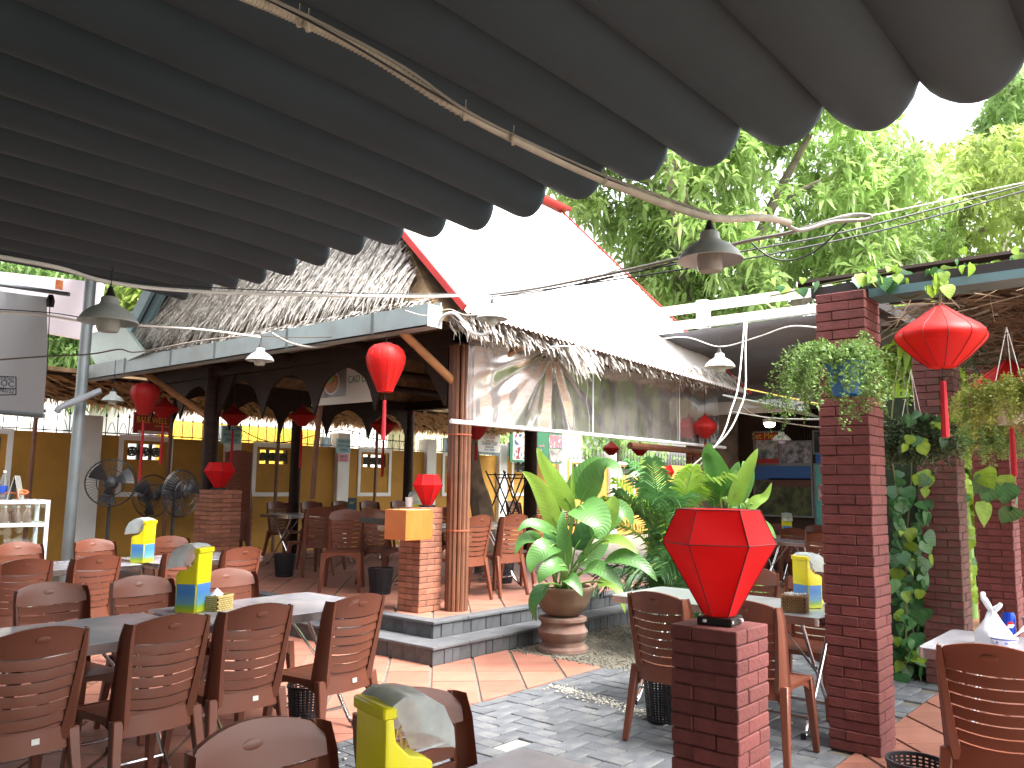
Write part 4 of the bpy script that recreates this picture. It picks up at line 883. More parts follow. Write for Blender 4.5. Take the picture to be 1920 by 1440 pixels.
for px, py, lb in ((1146, 841, 'small shaded red lantern below the plastic sheet next to the green board'), (1200, 842, 'small shaded red lantern half hidden by the bamboo pole end')): hang_lantern(DP(px, py, 15), .3, .24, 'diamond', lb, .15, .6, 'small far lanterns')
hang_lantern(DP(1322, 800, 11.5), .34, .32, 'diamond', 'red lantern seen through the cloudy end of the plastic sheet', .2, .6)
def pier_lantern(c, wd, ht, label):
    t = thing('red_lantern', label, 'lantern', c, .4); P = [(.30, 0), (.36, .06), (1, .66), (.72, 1)]
    MB().lathe([(r*wd/2, z*ht+.02) for r, z in P], 8).build('shade', m_redc, t)
    for k in range(8): a = 2*PI*k/8; MB().tube([(r*wd/2*1.005*math.cos(a), r*wd/2*1.005*math.sin(a), z*ht+.02) for r, z in P], .003, 4).build('rib', m_rib, t)
    MB().lathe([(wd*.26, 0), (wd*.26, .022)], 12).build('base_plate', m_black, t)
pier_lantern((5.80, 5.93, 1.288), .31, .30, 'red faceted lantern on the orange brick pier'); pier_lantern((5.93, 9.93, 1.405), .40, .33, 'dark red faceted lantern on the brown brick pier')
p = DP(1243, 905, 11); pier_lantern((p.x, p.y, p.z-.05), .3, .26, 'red lantern behind the palm leaves'); MB()
o = MB().box(-.15, .15, -.15, .15, 0, p.z-.05-.3).build('brick_pier', m_obrick, loc=(p.x, p.y, .3), bevel=.01); tag(o, 'brick pier hidden behind the palm under a red lantern', 'pier')
# ================================================================ bell lamps
m_bell = M('bell_grey', '#b9c0be', .5, .12, 12, metal=0., stain='#8c7a6c', stain_scale=10, stain_amt=.3); m_bellin = M('bell_inside', '#8f7b74', .6, .1); m_jar = M('frosted_jar', '#cfd0c8', .25, .04, trans=.4)
def bell_lamp(c, d, label, mat=m_bell, jar=m_jar, cord=.10):
    """c: point where the lamp hangs"""
    t = thing('bell_lamp', label, 'lamp', c); s = d/.28
    sh = [(.034, -.055), (.040, -.060), (.042, -.085), (.052, -.098), (.088, -.118), (.118, -.145), (.138, -.178), (.140, -.182)]
    o = MB().lathe([(r*s, z*s) for r, z in sh], 24, cap=False).build('shade', mat, t, smooth='all'); md = o.modifiers.new('s', 'SOLIDIFY'); md.thickness = .003; md.offset = 0
    MB().lathe([(.006*s, 0), (.012*s, -.01*s), (.017*s, -.03*s), (.026*s, -.05*s), (.032*s, -.058*s), (0, -.06*s)], 14).build('socket', M('socket_black', '#241d1d', .6), t, smooth=True)
    MB().lathe([(.050*s, -.15*s), (.054*s, -.16*s), (.054*s, -.212*s), (.046*s, -.228*s), (.0, -.232*s)], 20).build('glass_jar', jar, t, smooth=True)
    MB().tube([(0, 0, 0), (.002, 0, cord)], .004, 5).build('hook', m_wire, t); return t
bell_lamp(DP(208, 537, 4.2), .285, 'grey bell lamp on the white conduit near the roll banner'); bell_lamp(DP(1330, 412, 3.64), .285, 'dark grey bell lamp under the thick conduit in front of the tree', M('bell_dark', '#b4bab7', .5, .12, 12, metal=0.), M('jar_grey', '#b3aca4', .25, .05, trans=.3), .03)
bell_lamp(DP(489, 643, 8.4), .28, 'small grey bell lamp in front of the gutter middle', MATS['bell_dark'], cord=.08); bell_lamp(DP(923, 560, 7.0), .27, 'grey bell lamp at the gutter corner over the bamboo column', MATS['bell_dark'], cord=.03)
bell_lamp(DP(1349, 652, 7.9), .29, 'white bell lamp in front of the hall awning', m_white, cord=.1); bell_lamp(DP(1465, 803, 12.5), .28, 'white bell lamp hanging before the picture wall', m_white, M('jar_violet', '#d7d5ea', .3, .03, trans=.4), .12)
bell_lamp(DP(213, 727, 10.5), .26, 'dark bell lamp hanging low under the gutter end', cord=.35)
hl = thing('ceiling_light', 'small lit round ceiling light in the dining hall', 'lamp', DP(1443, 795, 13.2)); MB().lathe([(.09, .02), (.1, .05), (.1, .07)], 16).build('base', m_white, hl); MB().lathe([(0, -.05), (.06, -.045), (.085, -.01), (.09, .02)], 16, cap=False).build('diffuser', glow('lit_diffuser', (1, 1, 1), 6), hl, smooth=True)
# ================================================================ conduits, cables and wires
def cable(name, label, pts, r, mat, cat='cable', n=7, sub=6):
    t = thing(name, label, cat); MB().tube(spline([DP(*p) for p in pts], sub), r, n).build('strand', mat, t, smooth=True); return t
MC = [(430, -20, 2.45), (560, 36, 2.62), (700, 106, 2.78), (880, 218, 3.0), (1120, 333, 3.35), (1320, 405, 3.62), (1430, 408, 3.8), (1480, 418, 3.9)]
t = cable('conduit_bundle', 'thick rope wrapped pale conduit running under the canopy', MC, .0165, m_cable, n=10)
MB().tube(spline([DP(470, -20, 2.45), DP(620, 52, 2.6), DP(760, 128, 2.78), DP(900, 222, 3.0), DP(1130, 328, 3.35), DP(1330, 400, 3.62)], 6), .006, 6).build('side_cable', M('grey_cable', '#8d8a80', .7), t, smooth=True)
MB().tube(spline([DP(480, -12, 2.5), DP(640, 72, 2.62), DP(880, 212, 2.98), DP(1120, 328, 3.33), DP(1300, 397, 3.6)], 6), .004, 6).build('black_wire', m_wire, t, smooth=True)
sp = spline([DP(*q) for q in MC], 40)
rope = M('rope_wrap', '#c9c2ad', .85, .12, 60)
mb = MB()
for i in range(4, 120):
    if i % 2 == 0: d = (sp[i+1]-sp[i]).normalized(); mb.tube([sp[i]-d*.003, sp[i]+d*.003], .0185, 9)
o = mb.build('rope_wrap', rope, t); o['kind'] = 'stuff'
for (x, y, d) in ((560, 36, 2.62), (577, 45, 2.63), (872, 213, 2.99), (962, 260, 3.1), (1135, 340, 3.37), (1300, 398, 3.6)):
    c = DP(x, y, d); MB().tube([c-RT*.006, c+RT*.006], .025, 9).build('tie', rope, t); MB().tube([c, c+UP*.05+RT*.004], .0018, 4).build('tie_end', rope, t)
t = cable('conduit', 'curled pale conduit loop with joined cables beyond the bell lamp', [(1470, 416, 3.88), (1500, 432, 3.95), (1560, 416, 4.0), (1620, 412, 4.0), (1632, 405, 4.0), (1600, 403, 4.02), (1560, 412, 4.02), (1480, 436, 4.1), (1400, 452, 4.2), (1290, 480, 4.4), (1150, 512, 5.0), (1010, 540, 6.0), (915, 553, 6.95)], .010, M('grey_conduit', '#96938c', .7, .1))
for a in ([(1150, 517, 5.0), (1010, 547, 6.0), (915, 557, 6.9)], [(1280, 488, 4.4), (1100, 530, 5.4), (925, 556, 6.9)]): MB().tube(spline([DP(*p) for p in a], 6), .005, 5).build('strand', m_wire, t)
cable('conduit', 'white conduit sagging from the roll banner past two bell lamps', [(-20, 478, 3.6), (110, 502, 3.85), (205, 529, 4.2), (350, 545, 4.8), (560, 553, 5.6), (800, 556, 6.4), (912, 552, 6.95)], .0105, M('white_conduit', '#d3d2cb', .6, .08), n=8)
cable('wire', 'thin black wire twisted along the white conduit', [(-20, 470, 3.6), (180, 517, 4.1), (300, 533, 4.6), (520, 545, 5.5), (780, 551, 6.4), (912, 549, 6.9)], .0035, m_wire, n=5)
cable('wire', 'pale twin wire running to the small bell lamp', [(-20, 583, 6), (90, 592, 6.3), (160, 603, 6.5), (260, 610, 7), (380, 618, 7.8), (488, 632, 8.4)], .009, MATS['white_conduit'])
cable('wire', 'dark wire above the pale twin wire', [(-20, 579, 5.98), (90, 586, 6.25), (150, 595, 6.5)], .004, m_wire, n=5)
cable('wire', 'loose knotted wires crossing the tilted panel', [(-20, 676, 6.5), (90, 668, 6.8), (170, 664, 7), (225, 655, 7.3), (260, 660, 7.6), (380, 638, 8), (488, 628, 8.4)], .007, M('dusty_wire', '#5d554c', .7), n=5)
cable('wire', 'grey looped cable hanging below the small bell lamp', [(510, 625, 8.4), (545, 643, 8.4), (585, 651, 8.4), (612, 648, 8.4), (617, 642, 8.4)], .012, MATS['grey_conduit'])
cable('wire', 'thin brown wire drooping across the gutter', [(490, 630, 8.4), (560, 633, 8.3), (660, 628, 8.1), (740, 600, 7.8), (765, 583, 7.6)], .004, M('brown_wire', '#5b4632', .7), n=5)
cable('wire', 'tangle of pale cables curling at the gutter corner', [(760, 582, 7.3), (800, 592, 7.2), (840, 580, 7.1), (870, 590, 7.0), (900, 590, 6.98)], .005, m_cable, n=5)
cable('hose', 'white hose curving from the gutter corner to the lamp', [(822, 612, 7.2), (832, 592, 7.15), (852, 588, 7.1), (870, 605, 7.05), (885, 623, 7.0), (905, 628, 6.95), (920, 622, 6.9)], .014, m_white)
cable('wire', 'black wire passing over the metal roof to the corner', [(925, 592, 6.9), (1000, 572, 6.4), (1110, 522, 5.4), (1180, 500, 4.9)], .0035, m_wire, n=5)
cable('wire', 'upper black wire stretched to the far side of the trees', [(1180, 512, 4.7), (1400, 470, 4.6), (1560, 440, 4.7), (1720, 400, 4.9), (1940, 342, 5.2)], .0055, m_wire, n=5)
cable('wire', 'lower black wire stretched before the trees', [(1080, 535, 5.4), (1280, 505, 4.8), (1480, 470, 4.7), (1700, 420, 4.9), (1940, 352, 5.2)], .0055, m_wire, n=5)
cable('wire', 'thin grey wire above the two black wires', [(1632, 405, 4.0), (1750, 380, 4.4), (1850, 357, 4.8), (1940, 338, 5.15)], .004, MATS['grey_conduit'], n=5)
cable('wire', 'drooping black wire between conduit loop and bell lamp', [(1405, 452, 4.2), (1440, 480, 4.2), (1480, 488, 4.2), (1530, 470, 4.15), (1590, 415, 4.05)], .0045, m_wire, n=5)
cable('wire', 'thin white wire carrying the white bell lamp', [(1030, 650, 7.6), (1180, 645, 7.7), (1280, 632, 7.8), (1349, 650, 7.9), (1420, 632, 7.2), (1480, 612, 6.4), (1548, 616, 5.4)], .0055, MATS['white_conduit'], n=5)
for k, lb in ((0, 'white plastic hose hanging from the awning rail'), (1, 'second white hose crossing behind the first')):
    cable('hose', lb, [(1397+4*k, 590, 10.2), (1392+6*k, 650, 9.6), (1384+14*k, 725, 9.0), (1372+16*k, 765, 8.8), (1352+6*k, 820, 8.6), (1300-20*k, 888, 8.6)], .008, MATS['white_conduit'])
cable('wire', 'yellow wire stretched from the flashing to the brick pillar', [(1395, 728, 9.2), (1470, 744, 7.0), (1548, 760, 5.35)], .007, M('yellow_wire', '#d9b21a', .5), n=5)
cable('wire', 'grey wire across the hall entrance to the pillar', [(1375, 772, 10), (1440, 783, 8.5), (1500, 786, 7), (1550, 786, 5.4)], .007, MATS['grey_conduit'], n=5)
cable('wire', 'brown cable drooping below the grey wire', [(1390, 760, 10), (1410, 775, 9.5), (1460, 790, 8), (1520, 800, 6.5), (1550, 800, 5.4)], .006, MATS['brown_wire'], n=5)
cable('wire', 'black wire slung above the fence spikes', [(440, 800, 14.6), (520, 830, 15.5), (640, 806, 16.5), (700, 822, 17), (760, 828, 17.4)], .01, m_wire, n=5)
# ================================================================ signs, posters and boards
def photo(name, cols, scale=6, det=3):
    if name in MATS: return MATS[name]
    m = bpy.data.materials.new(name); MATS[name] = m; m.use_nodes = True; n = m.node_tree; tc = n.nodes.new('ShaderNodeTexCoord'); nz = n.nodes.new('ShaderNodeTexNoise'); nz.inputs['Scale'].default_value = scale; nz.inputs['Detail'].default_value = det
    cr = n.nodes.new('ShaderNodeValToRGB'); cr.color_ramp.interpolation = 'LINEAR'; n.links.new(tc.outputs['Object'], nz.inputs['Vector']); n.links.new(nz.outputs['Fac'], cr.inputs['Fac'])
    for i, c in enumerate(cols):
        p = .3+.4*i/(len(cols)-1); e = cr.color_ramp.elements[i] if i < 2 else cr.color_ramp.elements.new(p); e.position = p; e.color = lin(c)+(1,)
    n.links.new(cr.outputs[0], n.nodes['Principled BSDF'].inputs['Base Color']); n.nodes['Principled BSDF'].inputs['Roughness'].default_value = .3; return m
def board_frame(o, e1, e2):
    """origin top left, e1 along width, e2 down -> euler for text facing the viewer"""
    a = e1.normalized(); b = (-e2); b = (b-a*b.dot(a)).normalized(); return Matrix((a, b, a.cross(b))).transposed().to_euler(), a, b, a.cross(b)
class Board:
    def __init__(s, name, label, cat, plane, val, x0, y0, x1, y1, mat, frame=None, th=.03):
        f = XP if plane == 'x' else YP; a = f(x0, y0, val); b = f(x1, y1, val)
        s.a = a; s.W = abs((b-a).x if plane == 'y' else (b-a).y); s.H = a.z-b.z; s.plane = plane
        s.t = thing(name, label, cat, (a.x, a.y, a.z), 0 if plane == 'y' else -PI/2)   # local x to the right, z up, viewer at -y
        MB().box(0, s.W, 0, th, -s.H, 0).build('panel', mat, s.t)
        if frame:
            g = .03
            MB().box(-g, s.W+g, -.012, th, 0, g).box(-g, s.W+g, -.012, th, -s.H-g, -s.H).box(-g, 0, -.012, th, -s.H, 0).box(s.W, s.W+g, -.012, th, -s.H, 0).build('frame', frame, s.t)
    def rect(s, u0, v0, u1, v1, mat, name='print', d=.004): return MB().box(-.5*(u1-u0)*s.W, .5*(u1-u0)*s.W, -d, d*.5, -.5*(v1-v0)*s.H, .5*(v1-v0)*s.H).build(name, mat, s.t, loc=((u0+u1)/2*s.W, -.001, -(v0+v1)/2*s.H))
    def txt(s, body, u, v, size, mat, sx=1.): return text(body, size, mat, s.t, (u*s.W, -.007, -v*s.H), (PI/2, 0, 0), sx=sx)
    def disc(s, u, v, r, mat, name='print', d=.006): o = MB().lathe([(r, 0), (r, d), (0, d)], 20, cap=False).build(name, mat, s.t, loc=(u*s.W, -.002, -v*s.H)); o.rotation_euler = (PI/2, 0, 0); MB(); return o
pw = M('poster_white', '#cfcdc6', .35, .04, 2); green = M('poster_green', '#1f7d4b', .5); redp = M('poster_red', '#a12a26', .5, .05); ylw = M('letter_yellow', '#e8c23a', .5); navy = M('letter_navy', '#1c3a55', .5); pinkp = M('letter_pink', '#d7738c', .5)
b = Board('food_poster', 'white poster of a noodle bowl hanging under the pavilion roof', 'poster', 'x', 6.35, 588, 668, 700, 752, pw)
b.rect(.14, .02, .57, .86, photo('tablecloth_photo', ['#3c3838', '#6f6a68', '#8a8584', '#55504e'], 3), 'photo')
b.disc(.34, .58, .15, M('bowl_rim', '#c9c6c2', .3), 'bowl', .010); b.disc(.34, .58, .13, photo('noodle_photo', ['#6b3a18', '#b5702c', '#8a4c1e', '#d09a4a'], 22), 'noodles', .013); b.disc(.33, .48, .06, photo('herb_photo', ['#3c7a2a', '#79b04a', '#4f9a34'], 30), 'herbs', .016)
b.txt('CAO LẦU', .79, .56, .13, green, .8)
b = Board('shop_sign', 'red shop sign with yellow lettering standing on the wall', 'sign', 'y', 14.3, 252, 772, 322, 816, redp); b.txt('BALE WELL', .46, .36, .15, ylw, .75); b.rect(.12, .86, .9, .97, M('sign_white', '#d9d4cc', .5)); b.txt('RESTAURANT', .74, .62, .05, ylw, .9)
for x0, y0, x1, y1, pk in ((417, 798, 451, 833, 0), (632, 822, 657, 850, 1)):
    b = Board('wall_notice', ('teal phone number notice on the wall column behind the saucer lantern', 'teal phone number notice above a pink one on the wall column')[pk], 'notice', 'y', 14.34, x0, y0, x1, y1, M('notice_teal', '#8fb9bd', .5, .05))
    for q, tx in enumerate(('PHAN NHI', 'NGỌC LAN', '23092015')): b.txt(tx, .5, .2+.3*q, b.H*.26, navy, .75)
    if pk:
        b2 = Board('wall_notice', 'small pink notice below the teal one', 'notice', 'y', 14.34, x0+2, y1+1, x1-3, y1+16, M('notice_pink', '#c98a96', .5)); b2.txt('0905 ĐT', .5, .35, .07, navy, .8); b2.txt('CHO XE', .5, .75, .06, redp, .8)
b = Board('menu_board', 'white drinks menu board fixed above the yellow wall', 'board', 'y', 14.2, 893, 800, 937, 854, pw)
for q, (tx, mt, sz) in enumerate((('CÀ RỐT', M('letter_grey', '#6b6b6b', .5), .12), ('Carrot juice', redp, .07), ('CÀ CHUA', redp, .12), ('Tomato juice', redp, .08), ('CHANH DÂY', navy, .13), ('Passion juice', navy, .08), ('FRUIT DRINKS', M('letter_blue', '#3d7fb5', .5), .08))): b.txt(tx, .56, .13+.115*q, sz, mt, .8)
b.rect(0, .9, 1, 1, photo('fruit_photo', ['#3d4a3a', '#6f7d86', '#2f3a42'], 8))
b = Board('menu_board', 'green display board with framed photographs on the wall', 'board', 'y', 14.1, 957, 800, 1054, 870, M('board_green', '#1d5a3c', .6, .08))
b.rect(.04, 0, .34, .09, redp); b.rect(.05, .14, .31, .94, pw, 'photo_mount'); b.rect(.07, .17, .29, .92, photo('rider_photo', ['#23222c', '#2c3a63', '#c9c5c0', '#7a1f26', '#2a1d22'], 5), 'photo', .008)
b.rect(.73, .12, .98, .52, photo('crowd_photo', ['#9a9a98', '#5a4a6b', '#b5543a', '#d5d2cc'], 9), 'photo', .008); b.rect(.73, .55, .98, .95, photo('street_photo', ['#2b2a2c', '#77716b', '#b9b4aa'], 6), 'photo', .008); b.rect(.70, 0, .98, .07, redp)
for q, tx in enumerate(('Bánh xèo - ram cuốn', 'Thịt nướng', 'Bánh tráng', 'Nem lụi')): b.txt(tx, .52, .48+.13*q, .085, pinkp, .75)
HB = 15.2
b = Board('menu_poster', 'dark red framed menu poster with sea food picture', 'poster', 'x', HB, 1415, 812, 1461, 869, redp, m_galv); b.txt('Set Menu', .5, .11, .17, ylw, .9); b.rect(.04, .24, .96, .84, photo('seafood_photo', ['#2a5f9a', '#b9b6ae', '#6a7a80', '#34403c'], 5), 'photo')
b = Board('framed_photo', 'old framed group photograph beside the menu poster', 'picture', 'x', HB, 1465, 830, 1520, 868, photo('group_photo', ['#2b2c30', '#6c7078', '#a9a9b0', '#4a4a52'], 7), m_galv)
b = Board('framed_photo', 'dark framed portrait half hidden by the brick pillar', 'picture', 'x', HB, 1526, 810, 1575, 848, photo('portrait_photo', ['#20242b', '#2c333b', '#77757a'], 4), m_galv)
b = Board('advert_poster', 'blue and white advertising poster below the portrait', 'poster', 'x', HB, 1529, 850, 1575, 868, photo('ice_photo', ['#d8e4ea', '#3f8fd0', '#1f5fb0', '#cfe0ea'], 3), None)
b = Board('mural', 'large landscape mural with blue sky on the hall wall', 'mural', 'x', HB, 1415, 874, 1523, 968, photo('field_photo', ['#1c1d1a', '#33402a', '#55603a', '#2a2822'], 4), m_galv); b.rect(0, 0, 1, .28, M('mural_sky', '#2f5f9c', .35, .06, 2), 'sky_print'); b.rect(.25, .25, 1, .42, M('mural_roof', '#5a3a33', .4, .15, 5), 'hill_print')
b = Board('door_panel', 'turquoise glazed panel with paper notices in the dining hall', 'panel', 'x', HB, 1528, 872, 1580, 985, M('turquoise', '#5fb3ab', .5, .05), m_galv); b.rect(.45, .05, .95, .25, pw, 'notice'); b.rect(.1, .32, .95, .60, photo('notice_photo', ['#7a4a58', '#c9b9b5', '#4a3a44'], 6), 'notice')
for px, py, lb in ((1312, 838, 'teal notice on the far bamboo column'),): b = Board('wall_notice', lb, 'notice', 'y', 9.3, 1289, 838, 1312, 860, MATS['notice_teal']); b.txt('0235 386', .5, .3, .05, navy, .7); b.txt('2309 2015', .5, .7, .05, navy, .7)
# standing menu card on pavilion table and paper cup on pier
o = MB().box(-.07, .07, -.002, .002, 0, .24).build('menu_card', photo('card_photo', ['#c9c48a', '#56705f', '#2f5a78', '#9fb0b5'], 9), loc=(0, 0, 0)); p = YP(665, 925, 10.4); o.location = (p.x, 10.45, 1.04); o.rotation_euler = (R(-6), 0, R(-40)); tag(o, 'small standing menu card on the dark pavilion table', 'menu card')
o = MB().lathe([(.034, 0), (.042, .10), (.04, .10), (.033, .004)], 16).build('paper_cup', m_white, smooth=True, loc=(5.70, 6.08, 1.283)); tag(o, 'white paper cup on the orange brick pier', 'cup')
# speaker box on the pier
wb = thing('wooden_box', 'varnished orange wooden speaker box on the orange brick pier', 'box', (5.27, 5.66, 1.0)); mw = M('varnished_wood', '#b5642c', .35, .15, 3, stretch=(6, 1, 1))
MB().box(0, .345, 0, .29, 0, .275).build('carcass', mw, wb, bevel=.003); MB().box(.02, .325, .02, .27, .275, .278).build('lid_panel', M('pale_lid', '#c9a87c', .5), wb)
for x in (.02, .325):
    for z in (.02, .255): MB().lathe([(0, .002), (.005, .0)], 8).build('screw', m_black, wb, loc=(x, -.001, z)).rotation_euler = (PI/2, 0, 0)
MB().bar((.0, .3, .16), (-.02, .62, .17), .012, .05).build('bracket_arm', m_black, wb)
# ================================================================ pedestal fans
def fan(c, zf, yaw, label, r=.27):
    t = thing('pedestal_fan', label, 'fan', (c.x, c.y, zf), yaw); h = c.z-zf
    MB().lathe([(.2, 0), (.2, .02), (.05, .05), (.03, .06)], 20).build('base', m_black, t, smooth=True); MB().tube([(0, 0, .05), (0, 0, h-.05)], .02, 8).build('pole', m_black, t, smooth=True)
    mo = MB().lathe([(0, -.06), (.07, -.05), (.085, 0), (.075, .10), (.03, .16), (0, .165)], 16).build('motor', m_black, t, smooth=True, loc=(0, .02, h)); mo.rotation_euler = (R(-90), 0, 0)
    mb = MB()
    for k in range(44):
        a = 2*PI*k/44; ca, sa = math.cos(a), math.sin(a)
        mb.tube([(.05*ca, -.17, .05*sa), (r*.7*ca, -.16, r*.7*sa), (r*ca, -.10, r*sa), (r*.7*ca, -.045, r*.7*sa), (.07*ca, -.035, .07*sa)], .0022, 3, cap=False)
    for rr_, y in ((r, -.10), (r*.97, -.115), (r*.97, -.085), (r*.55, -.165), (r*.55, -.04)): mb.tube([(rr_*math.cos(2*PI*q/28), y, rr_*math.sin(2*PI*q/28)) for q in range(29)], .004, 4)
    o = mb.build('guard', m_black, t, loc=(0, 0, h)); o['kind'] = 'stuff'
    for k in range(3):
        a = 2*PI*k/3+.4; rows = []
        for i in range(5):
            q = lerp(.04, r*.9, i/4); rows.append([(q*math.cos(a+s_*(.42 if i else .3)), -.10+s_*.035, q*math.sin(a+s_*(.42 if i else .3))) for s_ in (-1, -.3, .4, 1)])
        MB().shell(rows, lambda v: v+Vector((0, .003, 0))).build('blade', M('fan_blade', '#1d1d20', .35), t, smooth=True, loc=(0, 0, h))
    MB().lathe([(0, 0), (.05, 0), (.05, .02), (0, .03)], 14).build('hub_badge', m_black, t, loc=(0, -.17, h)).rotation_euler = (PI/2, 0, 0)
fan(DP(208, 905, 9.6), 0, R(-25), 'black pedestal fan beside the white wall column'); fan(DP(327, 925, 9.5), 0, R(15), 'black pedestal fan close to the brown brick pier'); fan(DP(277, 930, 10.6), 0, R(5), 'black pedestal fan standing behind two others')
# ================================================================ glass drinks cabinet
c = DP(82, 937, 9.2); cb = thing('drinks_cabinet', 'white framed glass cabinet with small bottles', 'cabinet', (c.x-1.05, c.y, 0), R(-8)); hz = c.z
m_alu = M('white_aluminium', '#cfd5d6', .4, .05)
mb = MB()
for x in (0, 1.05):
    for y in (0, .45): mb.box(x-.02, x+.02, y-.02, y+.02, 0, hz)
for z in (.45, .75, 1.02, hz-.02):
    mb.box(.02, 1.03, -.018, .018, z-.02, z+.02).box(.02, 1.03, .432, .468, z-.02, z+.02).box(-.018, .018, .02, .43, z-.02, z+.02).box(1.032, 1.068, .02, .43, z-.02, z+.02)
mb.build('frame', m_alu, cb)
for z in (.45, .75, 1.02): MB().box(.02, 1.03, .02, .43, z+.0, z+.008).build('shelf', m_alu, cb)
MB().box(.02, 1.03, .02, .43, hz-.01, hz-.002).build('top_glass', clear('cabinet_glass', .04, (.92, .96, .95), .03), cb)
MB().box(.021, 1.029, -.004, 0, .1, hz-.04).build('door_glass', MATS['cabinet_glass'], cb)
for k in range(16):
    a_ = random.uniform(-.01, .01); x = .1+.115*(k % 8)+a_; y = .12+.14*(k//8); o = thing('bottle', 'small clear bottle with reddish sauce inside the glass cabinet', 'bottle', Matrix.Translation(cb.location) @ Matrix.Rotation(R(-8), 4, 'Z') @ Vector((x, y, 1.03)), 0, 'bottles in the glass cabinet')
    MB().lathe([(.034, 0), (.036, .01), (.036, .10), (.014, .14), (.013, .17)], 12).build('glass', M('sauce_bottle', '#b58f80', .15, .15, 20), o, smooth=True); MB().lathe([(.016, .17), (.016, .19)], 10).build('cap', m_white, o)
p = DP(6, 920, 9.0); o = thing('water_bottle', 'clear water bottle with blue label on the cabinet', 'bottle', (p.x, p.y, hz)); MB().lathe([(.038, 0), (.04, .02), (.04, .2), (.016, .27), (.015, .29)], 14).build('bottle_body', clear('pet_plastic', .08, (.85, .92, .95), .05, .15), o, smooth=True); MB().lathe([(.041, .07), (.041, .15)], 14, cap=False).build('label_band', M('label_blue', '#2a4fb0', .4), o); MB().lathe([(.017, .29), (.017, .315)], 10).build('cap', m_white, o)
p = DP(30, 922, 9.05); dc = thing('desk_calendar', 'grey folded desk calendar on the glass cabinet', 'calendar', (p.x, p.y, hz), R(60)); MB().bar((0, -.06, 0), (0, 0, .26), .28, .004).build('page', M('grey_card', '#9a9a96', .7), dc); MB().bar((0, .06, 0), (0, 0, .26), .28, .004).build('page', MATS['grey_card'], dc)
cable('cord', 'orange power cord looped on the glass cabinet', [(-5, 928, 9.0), (15, 924, 8.98), (45, 926, 9.0), (52, 922, 9.02), (40, 920, 9.02), (33, 930, 8.96), (38, 945, 8.93)], .012, M('orange_cord', '#c9683a', .5))
# crossed black folding legs, turned over
xl = thing('folded_table_frames', 'stacked black folding table legs standing upside down', 'table frame')
for (a, b) in (((911, 883), (950, 945)), ((928, 887), (962, 948)), ((944, 882), (975, 945)), ((952, 887), (978, 947)), ((948, 884), (922, 926)), ((966, 888), (938, 938)), ((983, 884), (950, 944)), ((990, 893), (958, 946))):
    MB().tube([DP(a[0], a[1], 12.4), DP(b[0]*1.0, b[1]+25, 12.4)], .013, 6).build('leg', m_black, xl)
for (a, b) in (((915, 890), (978, 890)), ((934, 896), (985, 897))): MB().tube([DP(a[0], a[1], 12.38), DP(b[0], b[1], 12.38)], .009, 5).build('stretcher', m_black, xl)
# ================================================================ plants
def leafmat(name, col, trans=.4, rough=.4, var=.25, rnd=.12, scale=3): return M(name, col, rough, var, scale, rnd=rnd, trans=trans, spec=.45)
lf_big = leafmat('big_leaf', '#54803f', .25, .32); lf_pale = leafmat('pale_big_leaf', '#85a845', .35, .35); lf_palm = leafmat('palm_leaf', '#4a7440', .25, .4); lf_vine = leafmat('vine_leaf', '#3f6e3c', .22, .4, rnd=.3); lf_bright = leafmat('bright_leaf', '#86a83c', .45, .45, rnd=.25)
lf_fern = leafmat('fern_leaf', '#6c8a45', .35, .6, .35, scale=20); lf_dark = leafmat('dark_small_leaf', '#4a5c3a', .2, .4, .5, scale=25)
lf_tree = leafmat('mango_leaf', '#90ab62', .45, .4, .45, scale=1.3); lf_tree2 = leafmat('yellow_green_leaf', '#98ac5c', .5, .45, .4, scale=1.2); lf_far = leafmat('far_leaf', '#8aa866', .5, .6, .35, scale=.8)
m_bark = M('bark', '#7d7264', .95, .3, 5, .6, 18, stain='#4a4238', stain_scale=6, stain_amt=.5); m_stem = M('green_stem', '#6f9a4a', .5, .15)
def blade(mid, wd, nrm, n=12, fold=.25, wave=.02, shape=.55):
    """leaf surface along a midrib curve"""
    pts = spline(mid, max(2, n//(len(mid)-1))); k = len(pts); rows = []
    nrm = Vector(nrm).normalized()
    for i, p in enumerate(pts):
        t = i/(k-1); d = (pts[min(i+1, k-1)]-pts[max(i-1, 0)]).normalized(); sd = d.cross(nrm)
        sd = sd.normalized() if sd.length > 1e-4 else Vector((1, 0, 0)); up = sd.cross(d)
        wv = wd*max(.015, (math.sin(PI*t**shape) if t < 1 else 0))**.85
        rows.append([p+sd*(s*wv)+up*(abs(s)*wv*fold+wave*wd*math.sin(9*t+3*s)*abs(s)*2) for s in (-.5, -.3, 0, .3, .5)])
    return MB().grid(rows)
